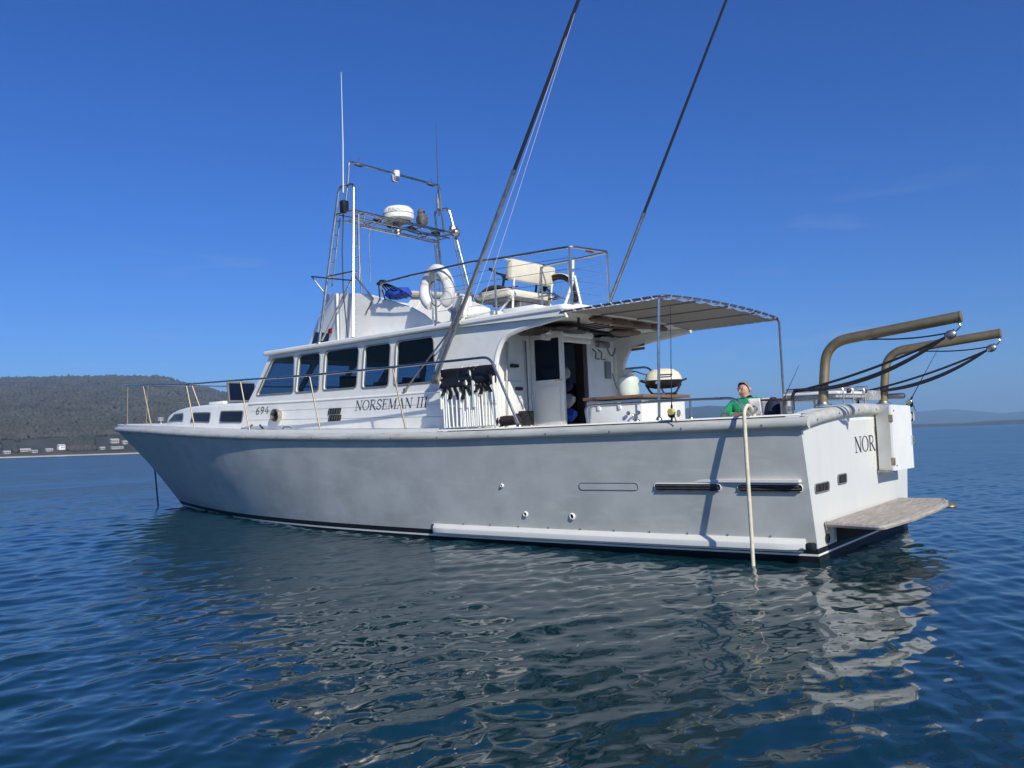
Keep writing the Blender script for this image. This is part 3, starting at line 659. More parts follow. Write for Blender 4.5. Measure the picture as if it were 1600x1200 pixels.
# ---------------------------------------------------------------- lettering
def arc(cx, cy_, rx, ry, a0, a1, n=14): return [(cx + rx * math.cos(R(a0 + (a1 - a0) * i / n)), cy_ + ry * math.sin(R(a0 + (a1 - a0) * i / n))) for i in range(n + 1)]
TK, TN = .115, .045
GL = {
 'N': (.86, [([(.14, 0), (.14, 1)], TN), ([(.12, 1), (.70, 0)], TK), ([(.70, 0), (.70, 1)], TN), ([(.02, .02), (.27, .02)], TN), ([(.0, .98), (.18, .98)], TN), ([(.58, .98), (.84, .98)], TN)]),
 'O': (.86, [(arc(.42, .5, .36, .49, 0, 360, 30), 'O')]),
 'R': (.80, [([(.17, 0), (.17, 1)], TK), ([(.03, .98), (.32, .98)] + arc(.36, .74, .24, .24, 90, -90, 10) + [(.17, .5)], TN * 1.4), ([(.36, .5), (.72, .0), (.82, .02)], TK), ([(.03, .02), (.32, .02)], TN)]),
 'S': (.66, [(arc(.33, .74, .24, .24, 25, 180, 10)[:-1] + [(.12, .64), (.33, .50), (.53, .36)] + arc(.33, .26, .24, .24, 0, -160, 10), TK * .8), ([(.57, .72), (.57, .95)], TN), ([(.08, .05), (.08, .30)], TN)]),
 'E': (.72, [([(.17, 0), (.17, 1)], TK), ([(.03, .98), (.62, .98), (.62, .80)], TN), ([(.17, .52), (.48, .52)], TN), ([(.48, .42), (.48, .62)], TN), ([(.03, .02), (.64, .02), (.66, .22)], TN)]),
 'M': (1.02, [([(.14, 0), (.16, 1)], TN), ([(.16, 1), (.48, .04)], TK), ([(.48, .04), (.80, 1)], TN), ([(.80, 1), (.82, 0)], TK), ([(.02, .02), (.27, .02)], TN), ([(.68, .02), (.96, .02)], TN), ([(.02, .98), (.18, .98)], TN), ([(.80, .98), (.96, .98)], TN)]),
 'A': (.84, [([(.10, 0), (.42, 1)], TN), ([(.40, 1), (.72, 0)], TK), ([(.22, .36), (.58, .36)], TN), ([(.0, .02), (.22, .02)], TN), ([(.58, .02), (.84, .02)], TN)]),
 'I': (.40, [([(.19, 0), (.19, 1)], TK), ([(.03, .02), (.35, .02)], TN), ([(.03, .98), (.35, .98)], TN)]),
 'F': (.68, [([(.17, 0), (.17, 1)], TK), ([(.03, .95), (.62, .95)], TK), ([(.17, .52), (.5, .52)], TK)]),
 'U': (.78, [([(.12, 1), (.12, .3)] + arc(.38, .3, .26, .28, 180, 360, 10) + [(.64, 1)], TK)]),
 '6': (.66, [([(.50, .97), (.28, .84), (.14, .58), (.12, .30)] + arc(.33, .27, .21, .25, 170, 520, 18), TN * 2.3)]),
 '9': (.66, [(arc(.30, .72, .20, .25, -10, 340, 18) + [(.50, .62), (.46, .30), (.20, .02)], TN * 2.3)]),
 '4': (.70, [([(.44, 1), (.06, .34), (.64, .34)], TN * 2.2), ([(.44, .62), (.44, -.04)], TN * 2.4)]),
 ' ': (.40, []),
}
def ribbon(mb, pts, w, fn, off):
    P = [Vector((p[0], p[1])) for p in pts]; k = len(P); L_, R_ = [], []
    for i in range(k):
        a = P[max(0, i - 1)]; b = P[min(k - 1, i + 1)]; t = (b - a); t = t.normalized() if t.length else Vector((1, 0)); nrm = Vector((-t.y, t.x))
        ww = (TN + (TK - TN) * abs((P[i].x - .42) / .36) ** 1.5) if w == 'O' else w
        L_.append(fn(*(P[i] + nrm * ww / 2), off)); R_.append(fn(*(P[i] - nrm * ww / 2), off))
    mb.add(L_ + R_, [(i, i + 1, k + i + 1, k + i) for i in range(k - 1)])
def lettering(text, h, fn, mat, parent, length=None, shear=0.0):
    total = sum(GL[c][0] for c in text); sc = (length / total) if length else h; u = 0
    for c in text:
        w, strokes = GL[c]
        if strokes:
            mb = MB()
            for si, (pts, wd) in enumerate(strokes):
                ribbon(mb, pts, wd, lambda a, b, o, u=u: fn((u + a + shear * b) * sc, b * h, o), .0016 + .0005 * si)
            mb.build('letter', mat, parent, smooth=0, recalc=False)
        u += w
lettering('NOR', .20, lambda u, v, o: (-.003 - o, .37 - u, 1.11 + v), 'ink', boat, length=.86)

# ---------------------------------------------------------------- deckhouse
def yh(X): return 1.80 - .03 * (X - 4.6)
WINS = [[(10.71, 2.47), (9.55, 2.45), (9.48, 3.085), (10.14, 3.09)], [(9.45, 2.445), (8.80, 2.44), (8.71, 3.08), (9.32, 3.085)], [(8.63, 2.44), (7.75, 2.43), (7.64, 3.08), (8.53, 3.085)],
        [(7.57, 2.41), (6.94, 2.40), (6.84, 3.07), (7.47, 3.075)], [(6.75, 2.40), (5.84, 2.40), (5.85, 3.07), (6.67, 3.075)]]
def grow(w, e=.022):
    return [(w[0][0] + e * 1.2, w[0][1] - e), (w[1][0] - e, w[1][1] - e), (w[2][0] - e, w[2][1] + e * .6), (w[3][0] + e, w[3][1] + e * .6)]
WH = [rpoly(grow(w), .08, 5) for w in WINS]
outer = [(4.62, 1.58), (6, 1.6), (8, 1.66), (9.5, 1.72), (11.32, 1.80), (11.08, 2.2), (10.27, 3.168), (3.30, 3.168)] + \
        [(p.x, p.y) for p in fillet([(3.30, 3.13, 0), (3.6, 3.085, 0), (4.0, 3.045, 0), (4.42, 2.95, 0), (4.58, 2.66, 0), (4.62, 2.3, 0)], .12, 5)]
v0, f0 = holed(outer, WH, .035)
for sg in (1, -1):
    mb = MB().add([(u, sg * (yh(u) - .035 + w), v) for u, v, w in v0], f0); mb.build('cabin_side', 'white', boat, smooth=25)
    for poly in WH:
        fr = MB().tube([(x, sg * (yh(x) + .004), z) for x, z in poly], .013, 6, True).build('cabin_window', 'gasket', boat)
        MB().prism([(x, sg * (yh(x) - .045), z) for x, z in poly], (0, sg * .008, 0)).build('pane', 'glass', fr, smooth=0)
    # moulded lip round the cockpit opening
    lip = [(p.x, sg * (yh(p.x) - .03), p.y) for p in fillet([(3.26, 3.12, 0), (3.6, 3.075, 0), (4.0, 3.035, 0), (4.41, 2.94, 0), (4.57, 2.66, 0), (4.605, 2.3, 0), (4.605, 1.6, 0)], .14, 6)]
    MB().tube(lip, .042, 8).build('opening_lip', 'white', boat)
    MB().tube([(X, sg * (yh(X) + .004), z) for X, z in ((5.62, 2.222), (7, 2.228), (8.7, 2.25), (10, 2.275), (10.98, 2.30))], .020, 6).build('bead', 'white', boat)
    # planked lower side: three boards with open seams
    zs_ = [(1.64, 1.80, 1.79, 1.97), (1.803, 1.985, 1.977, 2.135), (1.99, 2.142, 2.212, 2.29)]
    edges = [(1.62, 1.82), (1.80, 1.985), (2.0, 2.145), (2.205, 2.275)]
    for k in range(3):
        (a0, a1), (b0, b1) = edges[k], edges[k + 1]
        rows = []
        for o_ in (.001, .013):
            rows.append([(4.66, sg * (yh(4.66) + o_), a0 + .004), (11.15 - .1 * k, sg * (yh(11.1) + o_), a1 + .004), (11.05 - .1 * k, sg * (yh(11.1) + o_), b1 - .004), (4.66, sg * (yh(4.66) + o_), b0 - .004)])
        MB().grid(rows, closed=True).add(rows[1], [(0, 1, 2, 3)]).build('plank', 'white', boat, smooth=0)
# front of the wheelhouse with three windscreens
fo = [(-1.59, 1.75), (1.59, 1.75), (1.59, 2.25), (1.60, 3.168), (-1.60, 3.168), (-1.59, 2.25)]
FW = [rpoly([(a, 2.45), (b, 2.45), (b, 3.07), (a, 3.07)], .08, 5) for a, b in ((-1.48, -.55), (-.47, .47), (.55, 1.48))]
def xf(z): return 10.27 + (3.168 - z) * .81 / .87 if z > 2.25 else 11.12 + (2.25 - z) * .4
v1, f1 = holed(fo, FW, .03)
MB().add([(xf(v) - .03 + w, u, v) for u, v, w in v1], f1).build('cabin_front', 'white', boat, smooth=25)
for poly in FW:
    fr = MB().tube([(xf(z) + .004, y, z) for y, z in poly], .017, 6, True).build('windscreen', 'gasket', boat)
    MB().prism([(xf(z) - .04, y, z) for y, z in poly], (.006, 0, .006)).build('pane', 'glass', fr, smooth=0)
# interior: floor, lining, helm seats and a galley bench so that the windows have something behind them
MB().box((7.7, 0, 1.50), (5.9, 3.3, .04)).build('cabin_floor', 'inside', boat, smooth=0)
for sg in (1, -1): MB().prism([(4.85, sg * (yh(4.85) - .085), 1.55), (10.9, sg * (yh(10.9) - .085), 1.75), (10.7, sg * (yh(10.7) - .085), 2.36), (4.85, sg * (yh(4.85) - .085), 2.36)], (0, -sg * .012, 0)).build('cabin_lining', 'inside', boat, smooth=0)
MB().box((7.2, 0, 3.13), (5.8, 3.2, .02)).build('headliner', 'inside', boat, smooth=0)
for x, y in ((9.2, -.85), (9.2, .75)):
    st = MB().lathe([(.05, 0), (.05, .5)], (x, y, 1.52), 10).build('helm_seat', 'inside', boat)
    MB().box((x, y, 2.08), (.5, .55, .12), bev=.04).build('cushion', 'inside', st); MB().box((x - .24, y, 2.42), (.1, .55, .6), bev=.04).build('backrest', 'inside', st)
MB().box((6.2, -1.2, 1.95), (1.6, .7, .85), bev=.02).build('galley_bench', 'inside', boat)
MB().box((7.6, .9, 2.0), (.12, 1.0, 1.0), bev=.02).build('settee_back', 'inside', boat)
MB().box((10.2, 0, 2.2), (.9, 2.9, .35), bev=.04).build('dashboard', 'inside', boat)

# aft bulkhead with the saloon doorway
bo = [(-1.74, .92), (1.74, .92), (1.77, 3.15), (-1.77, 3.15)]
door_hole = [(-.86, 1.04), (.74, 1.04), (.74, 3.04), (-.86, 3.04)]
v2, f2 = holed(bo, [rpoly(door_hole, .03, 3)], .03)
MB().add([(4.75 + w, u, v) for u, v, w in v2], f2).build('bulkhead', 'white', boat, smooth=25)
MB().prism([(4.73, -.85, 1.04), (4.73, -.74, 1.04), (4.90, -.74, 1.04), (4.90, -.85, 1.04)], (0, 0, 1.99)).build('door_post', 'darkwood', boat, smooth=0)
MB().prism([(4.95, -.50, 1.04), (4.95, .95, 1.04), (4.97, .95, 1.04), (4.97, -.50, 1.04)], (0, 0, 1.0)).build('galley_front', 'inside', boat, smooth=0)
leaf_holes = [rpoly([(.075, .72), (.595, .72), (.595, 1.325), (.075, 1.325)], .012, 2)]
v3, f3 = holed([(0, 0), (.66, 0), (.66, 1.42), (0, 1.42)], [], .001)
door = MB()
vd, fd = holed([(0, .0), (.66, .0), (.66, 2.0), (0, 2.0)], [rpoly([(.075, 1.26), (.585, 1.26), (.585, 1.90), (.075, 1.90)], .012, 2)], .022)
def DP(u, v, w): return (4.70 - u * .96, .75 + u * .05 + w, 1.06 + v)
dr = MB().add([DP(*p) for p in vd], fd).build('saloon_door', 'white', boat, smooth=25)
MB().prism([DP(.075, 1.26, -.004), DP(.585, 1.26, -.004), DP(.585, 1.90, -.004), DP(.075, 1.90, -.004)], (0, .008, 0)).build('pane', 'dglass', dr, smooth=0)
for z0, z1 in ((.08, 1.16),):
    MB().prism([DP(.08, z0, .0225), DP(.58, z0, .0225), DP(.58, z1, .0225), DP(.08, z1, .0225)], (0, .008, 0)).build('door_panel', 'white', dr, smooth=0)
MB().tube(fillet([DP(.62, 1.24, .02), DP(.62, 1.24, .07), DP(.53, 1.235, .07)], .02), .012, 8).build('handle', 'steel', dr)
for z in (.35, 1.0, 1.7): MB().tube([DP(-.005, z - .05, .02), DP(-.005, z + .05, .02)], .012, 6).build('hinge', 'steel', dr)
# fittings on the bulkhead
def bulk(x, y, z, d, name, mat, bev=.008, lab=None): return MB().box((x, y, z), d, bev=bev).build(name, mat, boat, label=lab)
bulk(4.705, -1.47, 2.56, (.05, .17, .30), 'switch_panel', 'grey')
bulk(4.70, -1.72, 2.62, (.06, .06, .5), 'cable_duct', 'white')
bulk(4.68, -1.30, 3.00, (.10, .34, .10), 'deck_lamp', 'alu')
bulk(4.70, 1.28, 2.0, (.04, .5, .62), 'locker_door', 'white')
bulk(4.66, 1.02, 1.75, (.10, .30, .22), 'gear_box', 'black')
for y in (-1.02, -1.20):
    MB().tube(fillet([(4.72, y, 2.92), (4.66, y - .03, 2.86), (4.66, y, 2.74), (4.63, y - .09, 2.74)], .02), .012, 6).build('coat_hook', 'gasket', boat)
for z in (2.95, 2.88): MB().prism([(4.36 - .0, -1.745, z), (4.10, -1.752, z + .01), (4.10, -1.752, z + .055), (4.36, -1.745, z + .045)], (0, .006, 0)).build('warning_plate', 'rustred', boat, smooth=0)
MB().tube([(4.66, 1.50, 1.2), (4.66, 1.46, 2.0), (4.64, 1.42, 2.9)], .018, 6).build('pipe', 'alu', boat)
MB().tube([(4.67, .92, 1.1), (4.67, .93, 2.95)], .012, 6).build('cable', 'gasket', boat)
for z in (2.55, 2.2, 1.8): bulk(4.68, 1.12 + .1 * random.random(), z, (.06, .16, .05), 'wall_clip', 'black')

# roof slab
def ry(X): return 1.93 - .031 * (X - 3.2)
ro = rpoly([(3.20, ry(3.2)), (10.42, ry(10.42)), (10.46, .9), (10.46, -.9), (10.42, -ry(10.42)), (3.20, -ry(3.2))], .12, 5)
rf = MB().prism([(x, y, 3.175) for x, y in ro], (0, 0, .085)).build('cabin_roof', 'white', boat, smooth=30)
bv = rf.modifiers.new('round', 'BEVEL'); bv.width = .025; bv.segments = 3; bv.limit_method = 'ANGLE'
for sg in (1, -1):   # deeper eave board aft
    MB().prism([(3.26, sg * 1.905, 3.10), (5.4, sg * 1.842, 3.165), (5.4, sg * 1.842, 3.18), (3.26, sg * 1.905, 3.18)], (0, -sg * .05, 0)).build('eave_board', 'white', boat, smooth=0)
    for X in (4.2, 4.95): MB().box((X, sg * 1.50, 3.31), (.62, .34, .10), bev=.03).build('roof_box', 'white', boat)
MB().box((3.75, .55, 3.285), (.9, 1.9, .05), bev=.02).build('roof_step', 'white', boat)
MB().tube([(4.30, .95, 3.06), (4.30, -.35, 3.06)], .055, 12).build('rolled_blind', 'white', boat)
MB().tube([(4.33, .95, 2.97), (4.33, -.35, 2.97)], .045, 12).build('rolled_blind', 'white', boat)
for k, (y, r_) in enumerate(((.85, .05), (.30, .06), (-.25, .055), (-.80, .05))):
    MB().blob((3.32, y, 3.115), (.07, .34, r_), k, .18).build('rolled_curtain', 'varnish', boat)
MB().blob((4.35, 1.15, 3.05), (.25, .3, .07), 4, .2).build('rolled_curtain', 'darkwood', boat)
for k, (x, y, z, d) in enumerate([(4.1, .55, 3.09, (.22, .5, .05)), (3.9, -.75, 3.10, (.18, .42, .05)), (4.45, -1.05, 3.08, (.14, .3, .05)), (4.2, 1.40, 3.07, (.20, .16, .06))]):
    MB().blob((x, y, z), d, k + 20, .25).build('stowed_gear', ('darkwood', 'varnish', 'grey', 'black')[k], boat)
for k in range(4): MB().tube([(3.4, .75 - .12 * k, 3.10 - .01 * k), (4.6, .70 - .15 * k, 3.08)], .012, 6).build('stowed_rod', 'black' if k % 2 else 'darkwood', boat)
MB().tube(sag((4.62, -1.35, 2.95), (4.62, -1.62, 2.95), .14, 8), .014, 6).build('cable', 'gasket', boat)
MB().tube(sag((4.66, -1.55, 2.5), (4.60, -1.68, 2.2), .1, 8) + [(4.6, -1.7, 1.9)], .009, 6).build('cable', 'gasket', boat)

# trunk cabin forward
tyk = smoothcurve([11.0, 12, 13, 14, 15, 15.8, 16.4], [1.50, 1.41, 1.29, 1.11, .88, .62, .20])
tz = smoothcurve([11, 12.5, 13.8, 14.7, 15.4, 16.0, 16.4], [2.33, 2.37, 2.39, 2.37, 2.30, 2.18, 2.05])
rows = []
for X in np.linspace(10.9, 16.4, 40):
    y, zb, zt_ = tyk(X), zsheer(X) - .02, tz(X)
    half = [(X, y + .02, zb), (X, y, zb + .04), (X, y - .015, zt_ - .06), (X, y - .05, zt_ - .012), (X, y - .12 if y > .25 else y * .5, zt_ + .008), (X, y * .3, zt_ + .05)]
    rows.append(half + mir(half[::-1]))
mb = MB().grid(rows); mb.add(rows[-1], [tuple(range(12))]); mb.build('trunk_cabin', 'white', boat, smooth=45)
TW = [[(15.50, 2.115), (14.40, 2.09), (14.34, 2.265), (15.00, 2.265)], [(13.93, 2.05), (12.88, 2.01), (12.80, 2.21), (13.72, 2.245)], [(12.42, 1.99), (11.48, 1.955), (11.40, 2.18), (12.34, 2.215)]]
for sg in (1, -1):
    for w in TW:
        poly = rpoly(w, .055, 5)
        def TP(x, z, o): return (x, sg * (tyk(x) - .004 + o - .006), z)
        fr = MB().tube([TP(x, z, .004) for x, z in poly], .015, 6, True).build('trunk_window', 'gasket', boat)
        xs_ = np.linspace(min(p[0] for p in poly), max(p[0] for p in poly), 12)
        rows = []
        for x in xs_:
            zz = [];
            for i in range(len(poly)):
                (xa, za), (xb, zb) = poly[i], poly[(i + 1) % len(poly)]
                if (xa - x) * (xb - x) <= 0 and xa != xb: zz.append(za + (zb - za) * (x - xa) / (xb - xa))
            rows.append([TP(x, min(zz), .006), TP(x, max(zz), .006)])
        MB().grid(rows).build('pane', 'dglass', fr)
hat = MB().prism([(12.70, .94, 2.44), (12.70, .26, 2.44), (12.74, .26, 2.86), (12.74, .94, 2.86)], (.04, 0, .01)).build('deck_hatch', 'gasket', boat, label='open deck hatch with dark pane', smooth=0)
MB().prism([(12.69, .915, 2.47), (12.69, .285, 2.47), (12.725, .285, 2.835), (12.725, .915, 2.835)], (.004, 0, 0)).build('pane', 'dglass', hat, smooth=0)
MB().box((13.1, .6, 2.43), (.55, .80, .06), bev=.01).build('hatch_frame', 'white', hat)
MB().tube(fillet([(16.6, .05, 2.05), (16.55, .05, 2.30), (16.4, .0, 2.32)], .06), .03, 8).build('anchor_post', 'white', boat)
MB().lathe([(.10, 0), (.10, .08), (.06, .12), (.08, .22), (.02, .24)], (17.2, 0, 2.06), 16).build('anchor_winch', 'steel', boat)
MB().prism([(18.45, .12, 2.10), (19.06, .06, 2.13), (19.06, -.06, 2.13), (18.45, -.12, 2.10)], (0, 0, .035)).build('bow_plank', 'white', boat, smooth=0)
mb = MB(); mb.tube([(10.3, 2.12, 1.78), (10.16, 2.12, 1.87)], .02, 8).tube([(9.8, 2.12, 1.77), (9.92, 2.12, 1.86)], .02, 8).box((10.05, 2.12, 1.775), (.5, .07, .02), bev=.005)
mb.build('deck_cleat', 'steel', boat)
mb = MB(); mb.tube(fillet([(9.22, 2.14, 1.77), (9.17, 2.14, 1.80), (9.02, 2.14, 1.80), (8.97, 2.14, 1.77)], .02), .014, 6); mb.build('deck_cleat', 'gasket', boat)

# porthole cowl, side vents and lettering on the port cabin side
cx, cz = 10.0, 2.03
ph = MB().lathe([(.115, 0), (.13, .05), (.128, .10), (.112, .105), (.10, .06), (.098, .03)], (cx, yh(cx) + .012, cz), 24, Matrix.Rotation(R(-90), 3, 'X')).build('porthole', 'steel', boat)
MB().lathe([(.10, .032), (.098, .034)], (cx, yh(cx) + .012, cz), 20, Matrix.Rotation(R(-90), 3, 'X')).build('pane', 'dglass', ph)
for z0, z1 in ((1.985, 2.085), (1.865, 1.965)):
    x0, x1 = 8.50, 8.17; o_ = yh(8.3) + .0145
    vt = MB().prism([(x0, o_, z0), (x1, o_, z0), (x1 - .03, o_, z1), (x0 - .03, o_, z1)], (0, .012, 0)).build('side_vent', 'recess', boat, smooth=0)
    for k in range(5):
        x = x0 - .03 - k * .067
        MB().prism([(x, o_ + .014, z0 + .012), (x - .028, o_ + .022, z0 + .012), (x - .053, o_ + .022, z1 - .012), (x - .025, o_ + .014, z1 - .012)], (0, .003, 0)).build('slat', 'brass', vt, smooth=0)
lettering('NORSEMAN III', .165, lambda u, v, o: (7.78 - u, yh(7.78 - u) + .0135 + o, 2.022 - .018 * u + v), 'ink', boat, length=1.76, shear=.22)
lettering('694', .135, lambda u, v, o: (10.77 - u, yh(10.77 - u) + .0135 + o, 2.085 + v), 'ink', boat, length=.46, shear=.2)

# ---------------------------------------------------------------- guard rails
def stan(a, b, r_=.0135, mat='brass', name='stanchion', foot=True):
    o = MB().tube([a, b], r_, 8).build(name, mat, boat)
    if foot: MB().lathe([(.038, -.004), (.036, .012), (.02, .03)], a, 10).build('foot_plate', mat, o)
    return o
ST = [((14.38, 1.77, 1.96), (14.85, 1.70, 2.93)), ((12.15, 2.07, 1.84), (12.53, 2.02, 2.775)), ((10.04, 2.25, 1.74), (10.38, 2.20, 2.71)), ((7.98, 2.30, 1.69), (8.29, 2.25, 2.645)), ((5.95, 2.31, 1.64), (6.25, 2.26, 2.62))]
top = [(4.36, 2.24, 2.615)] + [b for a, b in ST[::-1]] + [(16.4, 1.24, 3.03), (17.7, .66, 3.12), (18.45, .28, 3.18), (18.66, .10, 3.19)]
for sg in (1, -1):
    S = (lambda p: p) if sg == 1 else (lambda p: (p[0], -p[1], p[2]))
    path = fillet([(3.79, 2.29, 1.62), (4.30, 2.24, 2.615)] + top[1:], .14, 5)
    MB().tube([S(p) for p in path], .019, 8).build('guard_rail', 'steel', boat)
    for a, b in ST: stan(S(a), S(b))
    MB().lathe([(.05, -.004), (.045, .012), (.025, .04)], S((3.79, 2.29, 1.625)), 10).build('foot_plate', 'steel', boat)
MB().tube([(18.66, .10, 3.19), (18.70, 0, 3.19), (18.66, -.10, 3.19)], .019, 8).build('guard_rail', 'steel', boat)
stan((18.72, .10, 2.13), (18.66, .10, 3.19))
stan((18.50, -.30, 2.12), (18.35, -.30, 3.17)); stan((16.72, -.98, 2.06), (17.08, -.82, 3.08))
mid = [(14.6, -1.74, 2.55), (12.4, -2.05, 2.42), (10.2, -2.23, 2.32), (8.1, -2.28, 2.26)]
MB().tube([(17.6, -.68, 2.68)] + mid, .006, 6).build('life_line', 'steel', boat)
# low rail along the cockpit bulwark
for sg in (1, -1):
    S = (lambda p: p) if sg == 1 else (lambda p: (p[0], -p[1], p[2]))
    pts = fillet([(2.74, 2.20, 1.62), (2.78, 2.20, 1.85), (1.4, 2.20, 1.845), (.72, 2.20, 1.835), (.56, 2.20, 1.62)], .10, 5)
    MB().tube([S(p) for p in pts], .016, 8).build('cockpit_rail', 'steel', boat)
    for X in (2.02, 1.29): stan(S((X, 2.2, 1.62)), S((X, 2.2, 1.84)), .014, 'steel')

# ---------------------------------------------------------------- flying bridge
for sg in (1, -1):
    S = (lambda p: p) if sg == 1 else (lambda p: (p[0], -p[1], p[2]))
    side = [(8.46, 1.45, 3.255), (8.46, 1.45, 4.15), (7.65, 1.45, 4.03), (6.65, 1.45, 3.69), (6.33, 1.45, 3.52), (6.12, 1.45, 3.36), (6.06, 1.45, 3.255)]
    cp = MB().prism([S(p) for p in side], (0, -sg * .05, 0)).build('bridge_side', 'white', boat, smooth=0)
    b2 = cp.modifiers.new('round', 'BEVEL'); b2.width = .012; b2.segments = 2
    qp = [(8.463, 1.448, 3.255), (9.77, 1.15, 3.255), (9.09, 1.15, 4.25), (8.463, 1.448, 4.15)]
    qf = MB().prism([S(p) for p in qp], (-.02, -sg * .05, 0)).build('bridge_quarter', 'white', boat, smooth=0)
    def QP(X, z, o=.004):
        t = (X - 8.463) / (9.77 - 8.463); return S((X + o * .22, 1.448 - .298 * t + o, z))
    MB().add([QP(9.55, 3.33), QP(8.84, 3.33), QP(8.80, 3.47), QP(9.36, 3.56)], [(0, 1, 2, 3)]).build('bridge_window', 'dglass', boat, smooth=0)
    MB().box(QP(8.72, 3.50, .03), (.08, .05, .09), bev=.012).build('navigation_light', 'red' if sg == 1 else 'green', boat)
    MB().tube([S((8.45, 1.462, 3.26)), S((8.45, 1.462, 4.14))], .022, 8).build('corner_bead', 'white', boat)
MB().prism([(9.77, 1.15, 3.255), (9.09, 1.15, 4.25), (9.09, -1.15, 4.25), (9.77, -1.15, 3.255)], (-.05, 0, 0)).build('bridge_front', 'white', boat, smooth=0)
# moulded lounge and console with cream cushions behind the cowl
prof = [(7.25, 3.265), (7.25, 3.99), (5.95, 3.75), (5.62, 3.60), (5.50, 3.265)]
MB().grid([[(x, 1.40 - .62 * (z - 3.265) / .72, z) for x, z in prof], [(x, .62, z) for x, z in prof]], closed=True).add([(x, 1.40 - .62 * (z - 3.265) / .72, z) for x, z in prof], [(0, 1, 2, 3, 4)]).build('bridge_lounge', 'white', boat, smooth=0)
MB().prism([(7.30, .86, 3.995), (7.28, .86, 4.10), (6.05, .98, 3.88), (6.02, 1.0, 3.78)], (0, -.30, 0)).build('lounge_cushion', 'cream', boat, smooth=0).modifiers.new('round', 'BEVEL').width = .035
for X in (6.35, 6.95): MB().tube([(X, 1.40 - .62 * (z - 3.265) / .72 + .004, z) for z in (3.28, 3.72 + .18 * (X - 5.95))], .008, 5).build('piping', 'cream', boat)
MB().box((5.75, 1.15, 3.52), (.30, .18, .50), bev=.04).build('bridge_cupboard', 'white', boat)
MB().tube(fillet([(5.98, 1.60, 3.27), (5.98, 1.60, 3.75), (6.15, 1.60, 4.08)], .05), .014, 6).build('buoy_bracket', 'steel', boat)

RAIL = fillet([(7.25, 1.50, 3.97), (7.0, 1.74, 4.09), (6.3, 1.80, 4.10), (4.88, 1.86, 4.10), (4.56, 1.74, 4.10), (3.30, 1.58, 4.10), (3.17, .78, 4.11), (4.44, .76, 4.09), (4.75, -.53, 4.09)], .10, 5)
MB().tube(RAIL, .018, 8).build('bridge_rail', 'steel', boat)
for a, b in [((4.56, 1.74, 3.26), (4.56, 1.74, 4.1)), ((3.32, 1.58, 3.26), (3.32, 1.58, 4.1)), ((3.20, .79, 3.26), (3.20, .79, 4.1)), ((4.43, .77, 3.26), (4.43, .77, 4.09)), ((4.74, -.52, 3.26), (4.74, -.52, 4.09)), ((5.7, 1.82, 3.24), (5.7, 1.82, 4.1)), ((3.9, .77, 3.26), (3.9, .77, 4.09))]:
    stan(a, b, .017, 'steel', 'rail_post')
for z in (3.45, 3.62, 3.79, 3.95):
    MB().tube([(5.7, 1.82, z), (4.56, 1.74, z), (3.31, 1.58, z), (3.19, .79, z), (3.9, .77, z)], .0035, 5).build('lifeline_wire', 'steel', boat)
MB().tube([(4.43, .77, 3.7), (4.74, -.52, 3.7)], .014, 6).build('bridge_rail', 'steel', boat)
mb = MB(); mb.tube([(3.75, 1.2, 3.28), (3.62, 1.1, 3.7), (3.60, 1.1, 4.02)], .022, 6); mb.build('rod_holder', 'white', boat)
MB().tube([(3.45, 1.15, 3.28), (3.58, 1.1, 3.78)], .018, 6).build('rod_holder', 'white', boat)
MB().box((3.30, 1.10, 4.105), (.06, .14, .05), bev=.01).build('rail_clamp', 'varnish', boat)

# bench seat facing forward
bs = MB().box((4.52, .90, 3.985), (.14, 1.12, .32), Matrix.Rotation(R(-8), 3, 'Y'), bev=.05).build('bench_seat', 'cream', boat)
MB().box((4.85, .90, 3.645), (.66, 1.20, .12), bev=.05).build('cushion', 'cream', bs)
MB().box((4.85, .90, 3.565), (.58, 1.08, .05), bev=.01).build('seat_base', 'alu', bs)
for y in (.42, 1.38):
    MB().tube(fillet([(4.95, y, 3.26), (4.52, y, 3.60), (4.46, y, 4.02)], .05), .016, 8).build('seat_frame', 'white', bs)
    MB().tube([(4.55, y, 3.26), (4.52, y, 3.58)], .018, 8).build('leg', 'white', bs)
MB().box((4.72, .9, 3.40), (.3, .5, .28), bev=.03).build('seat_locker', 'alu', bs)
MB().tube([(4.46, 1.30, 4.10), (4.50, 1.62, 4.12)], .008, 5).build('tie_cord', 'cord', bs)

